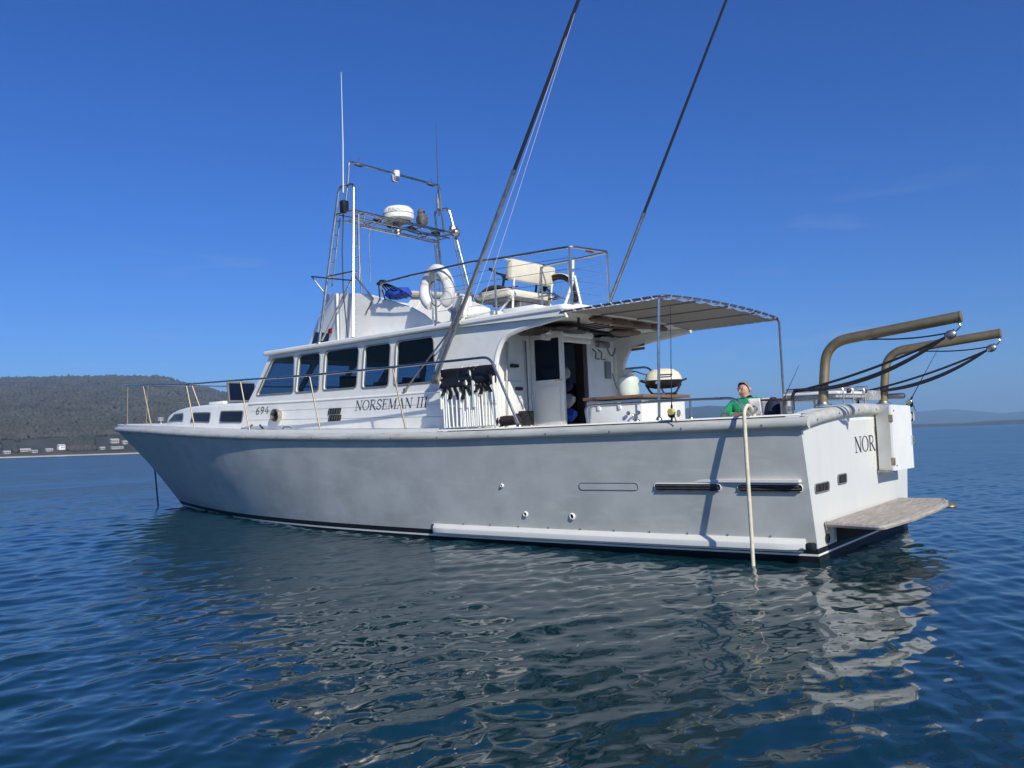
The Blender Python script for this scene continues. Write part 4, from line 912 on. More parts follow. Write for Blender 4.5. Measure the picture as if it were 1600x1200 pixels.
# ---------------------------------------------------------------- radar tower
def tb(pts, r_=.021, name='tower_tube', mat='steel', n=8): return MB().tube(pts, r_ * 1.05, n).build(name, mat, boat)
for sg in (1, -1):
    S = (lambda p: (p[0], sg * p[1], p[2]))
    F0, F1 = (8.67, 1.72, 3.26), (8.55, 1.25, 6.13); A0, A1 = (7.75, 1.72, 3.25), (8.15, 1.25, 6.11)
    tb([S(p) for p in fillet([F0, F1, A1, A0], .10, 5)], .024, 'tower_leg')
    for p in (F0, A0): MB().lathe([(.05, -.005), (.048, .012), (.028, .03)], S(p), 12).build('foot_plate', 'steel', boat)
    def on(a, b, t): return Vector(a).lerp(Vector(b), t)
    for a, b, x in ((F0, F1, .0), (A0, A1, .0)):
        p0, p1 = on(a, b, .40), on(a, b, .80); d = Vector((0, -.13, 0)); d2 = Vector((.0, -.11, 0))
        tb([S(p0 + d + (on(a, b, .36) - p0)), S(p1 + d2)], .015)
        for k in range(5):
            q = on(a, b, .42 + .09 * k); MB().tube([S(q), S(q + Vector((0, -.125, 0)))], .011, 6).build('rung', 'steel', boat)
    tb([S(on(F0, F1, .42)), S(on(A0, A1, .42))], .017); tb([S((8.95, 1.62, 4.50)), S(on(A0, A1, .36))], .015)
    tb([S(on(A0, A1, .40)), S((8.60, 1.71, 3.30))], .015); tb([S(on(A0, A1, .40)), S((7.50, 1.46, 3.92)), S((7.70, 1.46, 3.70))], .017)
    tb([S((8.95, 1.62, 4.50)), S((8.72, 1.48, 4.14))], .012)
    tb([S(on(F0, F1, .82)), S(on(A0, A1, .82))], .017)
    for X in (8.56, 8.12): pass
    tb([S((8.36, 1.31, 5.60)), S((8.34, 1.22, 6.2)), S((8.33, 1.20, 6.45))], .02)
for X in (8.55, 8.11): tb([(X, 1.32, 5.61), (X, -1.32, 5.61)], .017, 'platform_tube')
for X in (8.50, 8.16): tb([(X, 1.25, 5.50), (X, -1.25, 5.50)], .013, 'platform_tube')
for y in (1.0, .5, 0.28, -.28, -.5, -1.0): tb([(8.55, y, 5.61), (8.11, y, 5.61)], .012, 'platform_slat')
for y in (.9, .2, -.5, -1.1): tb([(8.3, y, 5.61), (8.3, y, 5.40)], .012, 'platform_tube')
for y in (1.15, .75, -.05, -.75, -1.2): tb([(8.50, y, 5.50), (8.16, y, 5.50)], .010, 'platform_slat')
for a, b in (((8.55, 1.0, 5.61), (8.50, .5, 5.50)), ((8.11, -.5, 5.61), (8.16, -1.0, 5.50)), ((8.11, .8, 5.61), (8.16, .3, 5.50)), ((8.55, -.6, 5.61), (8.50, -1.1, 5.50))): tb([a, b], .010, 'tower_brace')
tb([(8.33, 1.25, 5.66), (8.33, -1.25, 5.66)], .012, 'platform_tube')
for y in (.62, .12, -.30, -.92): MB().blob((8.32 + .1 * math.sin(y * 9), y, 5.56), (.07, .09, .035), int(y * 50) + 99, .3).build('cable_bundle', 'black', boat)
MB().tube([(8.40, 1.30, 5.6), (8.30, 1.44, 4.9), (8.12, 1.60, 4.1), (7.95, 1.68, 3.3)], .010, 6).build('cable', 'black', boat)
MB().tube(sag((8.2, .25, 5.58), (8.2, -.85, 5.55), .10, 8), .008, 6).build('cable', 'black', boat)
MB().lathe([(.03, 0), (.06, .03), (.06, .12), (.04, .15)], (8.30, .05, 5.36), 12).build('horn_speaker', 'alu', boat)
tb(fillet([(8.22, 1.08, 3.95), (8.28, 1.08, 5.40), (8.28, -1.0, 5.38), (8.25, -1.0, 3.5)], .12, 5), .016, 'inner_hoop')
tb(fillet([(8.05, 1.02, 4.35), (8.10, .98, 5.30), (8.11, .60, 5.60)], .15, 5), .009, 'tower_brace', 'steel')
tb(fillet([(8.33, 1.20, 6.40), (8.33, 1.20, 6.57), (8.33, -1.20, 6.60), (8.33, -1.20, 6.40)], .09, 6), .021, 'masthead_bar')
MB().box((8.30, 1.36, 5.70), (.12, .13, .22), bev=.02).build('spot_light', 'black', boat)
MB().lathe([(.05, 0), (.10, .05), (.10, .13), (.08, .14)], (8.05, -1.36, 5.68), 14, Matrix.Rotation(R(90), 3, 'Y')).build('spot_light', 'alu', boat)
MB().lathe([(.05, 0), (.085, .05), (.085, .11), (.07, .12)], (8.0, -1.20, 5.60), 14, Matrix.Rotation(R(100), 3, 'X')).build('spot_light', 'alu', boat)
ml = MB().lathe([(.05, 0), (.06, .02), (.06, .11), (.05, .12)], (8.33, 0, 6.535), 12).build('masthead_light', 'white', boat)
MB().box((8.36, .02, 6.50), (.10, .12, .12), bev=.02).build('lamp_housing', 'alu', ml); MB().tube(fillet([(8.33, .1, 6.57), (8.33, .1, 6.44), (8.33, -.02, 6.44)], .03), .008, 5).build('cable', 'white', ml)
for y in (.95, -.95):
    al = MB().box((8.33, y, 6.555 if y > 0 else 6.575), (.10, .16, .04), bev=.01).build('aerial_base', 'alu', boat)
    MB().tube([(8.33, y, 6.58), (8.33, y, 6.70)], .006, 5).build('aerial', 'black', al)
MB().tube([(8.42, 1.27, 6.0), (8.36, 1.29, 6.9), (8.30, 1.33, 8.18)], [.011, .009, .004], 6).build('whip_aerial', 'white', boat)
MB().tube([(8.40, -1.22, 6.0), (8.42, -1.24, 6.72), (8.50, -1.33, 8.02)], [.012, .009, .003], 6).build('whip_aerial', 'black', boat, label='dark whip aerial')
MB().tube([(8.42, -1.215, 6.15), (8.42, -1.22, 6.45)], .03, 8).build('aerial_mount', 'alu', boat)
# radar scanner dome
rd = MB().lathe([(.20, 0), (.285, .02), (.30, .07), (.295, .10), (.30, .115), (.285, .19), (.23, .245), (.12, .265), (.02, .268)], (8.30, .02, 5.67), 32).build('radar_dome', 'white', boat)
MB().lathe([(.298, 0), (.302, .006), (.298, .012)], (8.30, .02, 5.775), 32).build('seam_band', 'gasket', rd)
MB().box((8.30, .02, 5.64), (.36, .30, .06), bev=.01).build('radar_mount', 'alu', rd)
def rdm(u, v, o):
    a = R(96) + u / .30; r_ = .3005 - .19 * v + o; return (8.30 + r_ * math.cos(a), .02 + r_ * math.sin(a), 5.792 + v)
lettering('FURUNO', .060, rdm, 'ink', boat, length=.30)

# ---------------------------------------------------------------- outriggers
def pole(foot, tip, L_, sg):
    f_, t_ = Vector(foot), Vector(tip); d = (t_ - f_).normalized()
    j = f_ + d * 3.3; e = f_ + d * L_
    p = MB().tube([f_, j], .031, 10).build('outrigger', 'alu', boat)
    MB().tube([j - d * .12, j, e], [.029, .027, .018], 10).build('pole_tip', 'rope', p)
    MB().lathe([(.038, -.03), (.039, .03)], j, 10, d.to_track_quat('Z', 'Y').to_matrix()).build('joint_collar', 'steel', p)
    return p, f_, d
po, pf, pd = pole((5.66, 1.93, 2.40), (2.70, 1.95, 7.36), 9.5, 1)
so_, sf, sd = pole((5.64, -1.90, 2.40), (2.28, -1.85, 8.57), 9.5, -1)
for p_, f_, d_, sg in ((po, pf, pd, 1), (so_, sf, sd, -1)):
    MB().box((f_.x + .02, f_.y - sg * .06, f_.z), (.14, .12, .14), bev=.015).build('foot_bracket', 'brass', p_)
    MB().tube([f_ + d_ * .93 + Vector((-.0, -sg * .14, 0)), f_ + d_ * .93], .022, 6).build('roof_bracket', 'steel', p_)
    MB().tube([f_ + d_ * 1.0, (6.50, sg * 1.76, 2.29)], .014, 6).build('stay_rod', 'alu', p_)
    MB().lathe([(.03, -.01), (.03, .03)], (6.50, sg * 1.755, 2.29), 8, Matrix.Rotation(R(-90 * sg), 3, 'X')).build('stay_foot', 'brass', p_)
    MB().tube([f_ + d_ * .35 + Vector((.07, sg * .02, 0)), f_ + d_ * 1.35 + Vector((.06, sg * .02, 0))], .012, 6).build('jack_rod', 'brass', p_)
    if sg < 0: continue
    MB().tube([f_ + d_ * 5.8, f_ + d_ * 3.0 + Vector((-.22, 0, -.05)), f_ + d_ * 1.0 + Vector((-.35, -sg * .1, .1))], .003, 5).build('halyard', 'cord', p_)
    MB().tube([f_ + d_ * 5.8, f_ + d_ * 3.2 + Vector((-.08, 0, -.05)), f_ + d_ * 1.2 + Vector((-.12, -sg * .1, .1))], .003, 5).build('halyard', 'cord', p_)
MB().blob((5.30, 1.80, 3.32), (.09, .07, .14), 3, .3).build('cleat_block', 'alu', po)
MB().blob((5.15, 1.78, 3.40), (.06, .06, .10), 5, .3).build('rope_coil', 'cord', po)

# ---------------------------------------------------------------- awning over the cockpit
def az(y): return 3.165 + .06 * (1 - (y / 1.95) ** 2)
aft = [(1.72, y, az(y)) for y in np.linspace(1.84, -1.84, 15)]
pts = [(3.30, 1.90, 3.15), (1.80, 1.93, 3.165)] + aft + [(1.80, -1.93, 3.165), (3.30, -1.90, 3.15)]
aw = MB().tube(fillet(pts, .07, 4), .018, 8).build('awning', 'steel', boat)
for sg in (1, -1):
    MB().tube(fillet([(1.80, sg * 1.78, 3.172), (1.755, sg * 1.97, 3.16), (1.775, sg * 2.02, 2.4), (1.79, sg * 2.06, 1.6)], .09, 6), .019, 8).build('pole', 'steel', aw)
    MB().lathe([(.04, -.004), (.038, .012), (.022, .04)], (1.79, sg * 2.06, 1.625), 10).build('foot_plate', 'steel', aw)
rows = []
for X in np.linspace(3.28, 1.80, 12):
    rows.append([(X, y, az(y) - .022 - .016 * abs(math.sin((y + 1.0) * math.pi / .95)) * math.sin(math.pi * (3.28 - X) / 1.48) + (.012 * math.sin(y * 14) if X < 1.85 else 0)) for y in np.linspace(1.82, -1.82, 40)])
cv = MB().grid(rows).build('canvas', 'canvas', aw, smooth=60); sm = cv.modifiers.new('thick', 'SOLIDIFY'); sm.thickness = .004
for y in (1.0, .0, -.95): MB().tube([(3.30, y, az(y) - .035), (1.73, y, az(y) - .03)], .015, 6).build('batten', 'gasket', aw)
for k, y in enumerate(np.linspace(1.7, -1.75, 13)): MB().tube(fillet([(1.80, y, az(y) - .015), (1.70, y + .02, az(y) + .02), (1.705, y + .05, az(y) - .02), (1.80, y + .08, az(y) - .02)], .01, 2), .0042, 5).build('lashing', 'canvas', aw)
for k, X in enumerate(np.linspace(3.1, 1.9, 9)):
    for sg in (1, -1): MB().tube(fillet([(X, sg * 1.82, az(1.82) - .015), (X - .02, sg * 1.945, 3.18), (X - .05, sg * 1.945, 3.14), (X - .08, sg * 1.82, 3.15)], .01, 2), .0042, 5).build('lashing', 'cord', aw)
MB().tube([(3.55, 1.10, 3.17), (3.55, 1.10, 2.98)], .02, 6).build('awning_hook', 'black', aw)

# ---------------------------------------------------------------- davits on the stern
def davit(sg, z0, tipx, tipz, lab):
    y = sg * 1.26
    pts_ = fillet([(0.06, y, z0), (-.02, y, 2.44), (tipx, y, tipz)], .26, 9)
    d = MB().tube(pts_, [.056] * 8 + [.060] * (len(pts_) - 8), 18).build('davit', 'davit', boat, label=lab)
    MB().lathe([(.10, 0), (.10, .015), (.07, .02), (.060, .04)], (0.06, y, z0 - .02), 20).build('base_plate', 'alu', d)
    dv = (Vector((tipx, y, tipz)) - Vector((-.02, y, 2.44))).normalized(); tip = Vector((tipx, y, tipz))
    MB().lathe([(.063, 0), (.064, .014), (.05, .02)], tip - dv * .006, 18, dv.to_track_quat('Z', 'Y').to_matrix()).build('end_cap', 'davit', d)
    e = tip + Vector((.03, 0, -.055))
    MB().tube(fillet([e, e + Vector((-.03, 0, -.05)), e + Vector((.03, 0, -.10)), e + Vector((.05, 0, -.07))], .02, 4), .008, 6).build('shackle', 'steel', d)
    blk = e + Vector((.08, 0, -.13))
    MB().blob(blk, (.065, .035, .05), 2, .08, rot=Matrix.Rotation(R(30), 3, 'Y')).build('pulley_block', 'alu', d)
    ft = Vector((.35, y + .10, z0 + .16))
    for k in range(3):
        q = sag(blk + Vector((.05, (k - 1.5) * .012, -.02)), ft + Vector((0, .012 * (k - 1.5), .01 * k)), (.05, .135, .165)[k], 16) + [ft + Vector((.03, .012 * (k - 1.5), -.05)), ft + Vector((.03, .012 * (k - 1.5), -.22))]
        MB().tube(q, .0155, 6).build('fall_rope', 'rope', d)
    MB().tube(sag(blk + Vector((.04, 0, .02)), Vector((-.62, y + .01, tipz - .16)), .02, 8) + [Vector((-.45, y, tipz - .15))], .009, 6).build('fall_rope', 'rope', d)
    return d
davit(1, 1.73, -1.45, 2.585, 'bronze pipe davit on the port side of the stern')
davit(-1, 1.74, -1.43, 2.565, 'bronze pipe davit on the starboard side of the stern')
# rod rack and bait board across the stern
rk = MB().tube(fillet([(.85, .35, 1.60), (.85, .35, 1.92), (.85, -.75, 1.92), (.85, -.75, 1.60)], .08, 4), .014, 6).build('bait_table', 'steel', boat)
MB().box((.50, -.20, 1.88), (.70, 1.25, .035), bev=.01).build('table_top', 'white', rk); MB().box((.50, -.20, 1.84), (.64, 1.15, .05), bev=.01).build('table_tray', 'tread', rk)
for y in (.3, -.1, -.6): MB().tube(fillet([(.12, y, 1.72), (.12, y, 1.95), (.85, y, 1.95)], .06, 4), .012, 6).build('support', 'steel', rk)
for y in (.05, -.65): MB().lathe([(.03, 0), (.035, .02), (.02, .04)], (.14, y, 1.90), 8, Matrix.Rotation(R(-90), 3, 'Y')).build('knob', 'black', rk)
MB().box((.16, -.95, 1.845), (.20, .40, .13), bev=.01).build('tackle_box', 'tread', boat)
MB().box((.02, -1.66, 1.83), (.30, .10, .08), bev=.03).build('bollard', 'alu', boat)
MB().tube(fillet([(.26, -.72, 1.76), (.26, -.72, 1.97), (.16, -.90, 1.97)], .03), .008, 5).build('wire_handle', 'steel', boat)
MB().lathe([(.075, 0), (.078, .02), (.075, .155), (.085, .165), (.07, .168), (.065, .05)], (.42, 1.45, 1.625), 20).build('bait_tube', 'alu', boat)
MB().box((.45, 1.70, 1.80), (.25, .30, .02), bev=.004).build('rod_shelf', 'darkwood', boat)
for X in (.22, 1.0): MB().lathe([(.03, 0), (.032, .04), (.022, .05), (.02, .09)], (X, 1.9, 1.625), 8).build('deck_filler', 'steel', boat)

# ---------------------------------------------------------------- cockpit locker with timber top
lk = MB().box((2.96, .58, 1.42), (.90, 1.26, 1.02), bev=.015).build('cockpit_locker', 'white', boat)
MB().box((2.94, .58, 1.965), (1.0, 1.36, .045), bev=.012).build('timber_top', 'varnish', lk)
MB().box((2.96, 1.213, 1.86), (.84, .006, .006)).build('lid_gap', 'recess', lk, smooth=0)
for X in (3.2, 2.86): MB().box((X, 1.218, 1.85), (.05, .02, .10), bev=.006).build('latch', 'white', lk)
MB().lathe([(.05, 0), (.05, .012)], (2.505, .18, 1.72), 16, Matrix.Rotation(R(-90), 3, 'Y')).build('shower_fitting', 'gasket', lk)
tp = MB().tube(fillet([(2.62, 1.215, 1.72), (2.62, 1.27, 1.72), (2.62, 1.27, 1.66)], .02), .012, 6).build('tap', 'steel', lk)
MB().lathe([(.025, 0), (.03, .02)], (2.70, 1.24, 1.74), 10, Matrix.Rotation(R(-90), 3, 'X')).build('tap_wheel', 'steel', tp); MB().lathe([(.025, 0), (.03, .02)], (2.54, 1.24, 1.74), 10, Matrix.Rotation(R(-90), 3, 'X')).build('tap_wheel', 'steel', tp)

# ================================================================== loose things aboard
ZT = 1.988
g = thing('gas_bottle', 'pale green gas bottle standing on the timber topped locker', 'gas bottle', (3.10, .55, ZT))
MB().lathe([(.10, 0), (.145, .01), (.158, .05), (.160, .09), (.160, .23), (.15, .275), (.11, .30), (.05, .315), (.045, .32)], (3.10, .55, ZT), 26).build('cylinder', 'gas', g)
MB().grid([[(3.10 + .085 * math.cos(R(a)), .55 + .085 * math.sin(R(a)), ZT + z) for a in range(-60, 230, 15)] for z in (.30, .40)]).build('collar', 'cream', g)
vl = MB().lathe([(.022, 0), (.022, .07), (.035, .075), (.035, .10), (.01, .105)], (3.10, .55, ZT + .315), 12).build('valve', 'brass', g)
MB().tube(fillet([(3.05, .55, ZT + .36), (2.98, .54, ZT + .37), (2.90, .50, ZT + .33), (2.82, .45, ZT + .30)], .04), .009, 6).build('gas_hose', 'black', vl)
q = thing('barbecue', 'portable barbecue with cream domed lid and black tub on the locker', 'barbecue', (2.66, .30, ZT))
bx, by = 2.66, .30; BR = Matrix.Rotation(R(38), 3, 'Z')
def BQ(x, y, z): v = BR @ Vector((x, y, 0)); return (bx + v.x, by + v.y, ZT + z)
def sect(w, d, z, n=28): return [BQ(w * math.copysign(abs(math.cos(t)) ** .75, math.cos(t)), d * math.copysign(abs(math.sin(t)) ** .75, math.sin(t)), z) for t in np.linspace(0, 2 * math.pi, n, endpoint=False)]
tub = MB().grid([sect(.13, .09, .10), sect(.20, .15, .115), sect(.262, .195, .17), sect(.272, .205, .215)], True); tub.add(sect(.13, .09, .10), [tuple(range(28))]); tub.build('tub', 'black', q)
lid = MB().grid([sect(.268, .20, .218), sect(.262, .195, .26), sect(.225, .17, .325), sect(.16, .125, .37), sect(.08, .06, .388), sect(.005, .005, .39)], True).build('lid', 'cream', q)
MB().tube(fillet([BQ(-.09, .195, .275), BQ(-.09, .235, .285), BQ(.09, .235, .285), BQ(.09, .195, .275)], .02), .010, 6).build('lid_handle', 'black', lid)
for s_ in (-1, 1):
    MB().tube(fillet([BQ(s_ * .26, -.08, .20), BQ(s_ * .325, -.07, .225), BQ(s_ * .325, .07, .225), BQ(s_ * .26, .08, .20)], .03), .014, 6).build('side_handle', 'black', q)
    MB().tube(fillet([BQ(s_ * .255, .0, .16), BQ(s_ * .17, .0, .02), BQ(s_ * .02, 0, .02)], .05), .016, 6).build('leg', 'black', q)
    MB().tube([BQ(s_ * .16, -.13, .016), BQ(s_ * .16, .13, .016)], .015, 6).build('foot', 'black', q)
MB().lathe([(.022, 0), (.026, .02), (.01, .03)], BQ(.12, .19, .17), 10, Matrix.Rotation(R(-60), 3, 'X')).build('knob', 'grey', q)

# two folded deck chairs lashed to the guard rail
def folded_chair(x, label, w=.50, tilt=0.0, seed=0):
    y = 2.02; z = 1.635; t = thing('folded_chair', label, 'chair', (x, y, z), 'folded chairs leaning on the guard rail')
    rn = random.Random(seed)
    def P(a, b, c): return (x + a, y + b + tilt * c, z + c)
    for a in (-w / 2, w / 2):
        MB().tube(fillet([P(a, .03, .01), P(a, .035, .84), P(a, .02, .90)], .03), .0125, 8).build('back_leg', 'white', t)
        MB().tube(fillet([P(a * .82, .07, .01), P(a * .86, .08, .62), P(a * .82, .06, .72)], .03), .0125, 8).build('front_leg', 'white', t)
        ar = MB().box(P(a * .92, .10, .50), (.03, .03, .42), bev=.008).build('armrest', 'white', t)
    for c in (.02, .33): MB().tube([P(-w / 2, .05, c), P(w / 2, .05, c)], .011, 6).build('cross_bar', 'white', t)
    for k in (-.17, -.10, -.02, .05, .13, .19): MB().tube([P(k * w / .56, .075, .02), P((k + .02 * (-1) ** int(k * 50)) * w / .56, .085, .66)], .0125, 6).build('fold_strut', 'white', t)
    rows = [[P(a, .045 + .02 * math.sin(a * 9 + c * 20 + seed), c) for a in np.linspace(-w / 2, w / 2, 9)] for c in np.linspace(.62, .885, 7)]
    bk = MB().grid(rows).build('back_sling', 'black', t); bk.modifiers.new('thick', 'SOLIDIFY').thickness = .012
    for k, a in enumerate(np.linspace(-w / 2 + .09, w / 2 - .09, 4)):
        l_ = rn.uniform(.10, .22); d_ = .035
        rows = [[P(a + d_ * u + .012 * math.sin(v * 6 + k), .11 + .02 * math.sin(v * 4 + k), .62 - l_ * v) for u in (-1, 0, 1)] for v in np.linspace(0, 1, 6)]
        MB().grid(rows).build('hanging_fabric', 'black', t).modifiers.new('thick', 'SOLIDIFY').thickness = .008
    rows = [[P(a, .105 + .018 * math.cos(c * 30 + seed), c) for a in np.linspace(-w / 2 + .03, w / 2 - .03, 7)] for c in np.linspace(.60, .74, 4)]
    MB().grid(rows).build('seat_sling', 'black', t).modifiers.new('thick', 'SOLIDIFY').thickness = .014
    return t
folded_chair(5.12, 'folded deck chair with white legs, the one nearer the bow', .56, .01, 1)
folded_chair(4.86, 'folded deck chair with white legs pressed between the other two', .30, .0, 9)
folded_chair(4.55, 'folded deck chair with white legs, the one nearer the saloon door', .42, .0, 4)
MB_ = MB().tube(fillet([(5.4, 2.25, 2.30), (5.0, 2.19, 2.32), (4.5, 2.20, 2.34), (4.25, 2.25, 2.32)], .05), .006, 5)
mt = MB(); mt.tube([(4.38, 1.98, 1.70), (4.28, 2.0, 1.71), (4.0, 2.06, 1.715)], [.075, .075, .068], 14); mt.tube([(4.40, 1.98, 1.70), (4.385, 1.98, 1.70)], .05, 12)
single(mt, 'rolled_mat', 'mat', 'dark brown rolled mat on deck at the foot of the guard rail', 'mat', (4.2, 2.02, 1.63))

# horseshoe lifebuoy on the flying bridge rail
hb = thing('lifebuoy', 'white horseshoe lifebuoy hanging from the flying bridge rail', 'lifebuoy', (5.78, 1.66, 3.50))
def HP(a, k=1.0):
    cx_, cz_ = 5.78, 3.84; return (cx_ - .25 * k * math.cos(R(a)), 1.70 + .03 * math.sin(R(a * 2)), cz_ + .28 * k * math.sin(R(a)))
hp_ = [HP(a) for a in range(-64, 245, 7)]
MB().tube(hp_, [.085] + [.098] * (len(hp_) - 2) + [.085], 16).build('ring', 'buoy', hb)
for a in (20, 90, 160):
    p = Vector(HP(a)); d_ = Vector((math.sin(R(a)), 0, math.cos(R(a)))); MB().lathe([(.101, -.025), (.102, 0), (.101, .025)], p, 16, d_.to_track_quat('Z', 'Y').to_matrix()).build('strap', 'cream', hb)
MB().tube(sag(HP(-60, .8), HP(235, .8), .10, 8), .008, 5).build('grab_line', 'black', hb)
MB().tube(fillet([HP(30, .66), (5.78, 1.72, 3.98), HP(150, .66)], .05), .008, 5).build('grab_line', 'black', hb)

# blue bag under black straps
bb = thing('gear_bag', 'blue gear bag tied under black straps at the forward end of the bridge rail', 'bag', (6.95, 1.40, 3.85))
MB().blob((6.90, 1.42, 3.93), (.26, .20, .10), 8, .2).build('bag', 'blue', bb)
for k in range(7):
    a = (7.15 - .02 * k, 1.66, 4.11); b = (7.28 - .13 * k, 1.52, 3.86 - .01 * k)
    MB().tube(sag(a, b, -.03, 6), .011, 5).build('strap', 'navy' if k % 2 else 'black', bb)
MB().tube([(7.22, 1.62, 4.12), (7.05, 1.70, 4.14), (6.9, 1.74, 4.11)], .022, 6).build('strap', 'black', bb)

# owl decoy
ow = thing('owl_decoy', 'grey owl decoy perched on the radar platform beside the white radar dome', 'decoy', (8.30, -.60, 5.63))
MB().lathe([(.03, 0), (.075, .02), (.10, .08), (.105, .15), (.085, .22), (.065, .245), (.075, .27), (.07, .31), (.045, .345), (.01, .355)], (8.30, -.60, 5.66), 16).build('body', 'owl', ow)
MB().lathe([(.02, 0), (.02, .07)], (8.30, -.60, 5.60), 8).build('perch', 'alu', ow)
for s_ in (-1, 1):
    MB().lathe([(.018, 0), (.004, .045)], (8.30, -.60 + s_ * .045, 5.985), 8).build('ear', 'owl', ow)
    MB().blob((8.25, -.60 + s_ * .085, 5.80), (.06, .025, .11), 2, .05).build('wing', 'owl', ow)
MB().lathe([(.015, 0), (.002, .05)], (8.235, -.60, 5.945), 8, Matrix.Rotation(R(-100), 3, 'Y')).build('beak', 'black', ow)

# bicycle on the flying bridge
bk = thing('bicycle', 'dark mountain bike standing behind the cream bench seat', 'bicycle', (5.0, .42, 3.27))
Yb = .42; fw, rw, zc = Vector((5.60, Yb + .06, 3.63)), Vector((4.36, Yb, 3.63)), 3.63
for nm, c_, rot in (('front', fw, 22), ('rear', rw, 0)):
    ux = Vector((math.cos(R(rot)), math.sin(R(rot)), 0))
    wl = MB().tube([c_ + ux * .335 * math.cos(t) + Vector((0, 0, .335 * math.sin(t))) for t in np.linspace(0, 2 * math.pi, 32, endpoint=False)], .036, 8, True).build('wheel', 'tyre', bk)
    MB().tube([c_ + ux * .295 * math.cos(t) + Vector((0, 0, .295 * math.sin(t))) for t in np.linspace(0, 2 * math.pi, 32, endpoint=False)], .012, 6, True).build('rim', 'black', wl)
    nv = ux.cross(Vector((0, 0, 1))); MB().tube([c_ - nv * .05, c_ + nv * .05], .022, 8).build('hub', 'alu', wl)
    for k in range(14):
        a = 2 * math.pi * k / 14; MB().tube([c_ + nv * .02 * (-1) ** k, c_ + ux * .29 * math.cos(a) + Vector((0, 0, .29 * math.sin(a)))], .002, 4).build('spoke', 'alu', wl)
hd, st_, bbk = Vector((5.45, Yb, 4.08)), Vector((4.76, Yb, 4.05)), Vector((4.84, Yb, 3.60))
h2 = Vector((5.49, Yb, 3.94))
for a, b, r_ in ((hd, st_.lerp(bbk, .15), .017), (h2, bbk, .030), (st_, bbk, .017)): MB().tube([a, b], r_, 8).build('frame_tube', 'navy', bk)
MB().tube([h2 + Vector((-.05, .024, -.02)), h2 + Vector((-.35, .024, .06 - .28 * .3))], .012, 6).build('frame_stripe', 'red', bk)
for s_ in (-1, 1):
    MB().tube([rw + Vector((0, s_ * .06, 0)), bbk + Vector((0, s_ * .03, 0))], .010, 6).build('chain_stay', 'navy', bk); MB().tube([rw + Vector((0, s_ * .06, 0)), st_ + Vector((0.02, s_ * .02, -.12))], .009, 6).build('seat_stay', 'navy', bk)
    MB().tube([h2 + Vector((.0, s_ * .055, -.04)), fw + Vector((0, s_ * .06, 0))], [.030, .022], 8).build('fork', 'black', bk)
MB().tube([hd + Vector((-.01, 0, .05)), h2], .022, 8).build('head_tube', 'black', bk)
hbv = Vector((-.10, .995, 0)); hc = hd + Vector((.06, 0, .09))
MB().tube([hd, hc], .016, 6).build('stem', 'black', bk)
hbr = MB().tube([hc - hbv * .38 + Vector((-.04, 0, .03)), hc - hbv * .12, hc + hbv * .12, hc + hbv * .38 + Vector((-.04, 0, .03))], .019, 8).build('handlebar', 'black', bk)
for s_ in (-1, 1): MB().tube([hc + hbv * .27 * s_ + Vector((-.03, 0, .02)), hc + hbv * .39 * s_ + Vector((-.045, 0, .03))], .027, 8).build('grip', 'black', hbr)
MB().tube([st_, st_ + Vector((-.02, 0, .12))], .013, 6).build('seat_post', 'black', bk); MB().blob(st_ + Vector((-.03, 0, .14)), (.13, .06, .03), 2, .1).build('saddle', 'black', bk)
MB().lathe([(.09, -.004), (.09, .004)], bbk + Vector((0, -.05, 0)), 18, Matrix.Rotation(R(90), 3, 'X')).build('chainring', 'black', bk)
MB().tube([bbk + Vector((0, .07, 0)), bbk + Vector((.12, .08, -.12))], .011, 6).build('crank', 'black', bk)
MB().grid([[rw + Vector((.36 * math.cos(R(a)) * 1.06, y_, .36 * math.sin(R(a)) * 1.06)) for y_ in (-.06, 0, .06)] for a in range(10, 150, 12)]).build('wheel_cover', 'cream', bk).modifiers.new('thick', 'SOLIDIFY').thickness = .01

# fishing rods
def rod(base, tip, label, reel_at=.22, colour='black'):
    B, T = Vector(base), Vector(tip); d = (T - B); t = thing('fishing_rod', label, 'fishing rod', base, 'fishing rods in the rail holders')
    MB().tube([B, B + d * .2], .013, 8).build('grip', 'black', t)
    MB().tube([B + d * .2, B + d * .5, T], [.007, .005, .0025], 6).build('blank', 'navy', t)
    rp = B + d * reel_at + Vector((-.03, .05, -.01))
    rl = MB().blob(rp, (.05, .035, .05), 4, .12).build('reel', 'black', t)
    MB().lathe([(.035, -.025), (.04, -.02), (.04, .02), (.035, .025)], rp + Vector((0, .02, .03)), 14, Matrix.Rotation(R(90), 3, 'X')).build('spool', 'yellow' if colour == 'yellow' else 'steel', rl)
    MB().tube([rp, rp + Vector((-.06, .05, -.03)), rp + Vector((-.08, .05, -.10))], .007, 6).build('crank_handle', 'black', rl)
    for k in (.45, .62, .8, .95):
        c_ = B + d * k; MB().tube([c_ + Vector((.012 * math.cos(a) - .012, .012 * math.sin(a), 0)) for a in np.linspace(0, 6.28, 8, endpoint=False)], .0015, 4, True).build('guide_ring', 'steel', t)
rod((1.505, 2.28, 1.50), (1.44, 2.28, 2.98), 'upright fishing rod with yellow trimmed reel on the port rail', .13, 'yellow')
rod((-.10, -1.72, 1.62), (-.66, -1.66, 2.56), 'fishing rod with silver reel leaning out over the stern', .10)
rod((.82, 1.0, 1.45), (.55, .6, 2.25), 'short fishing rod standing behind the port davit', .15)

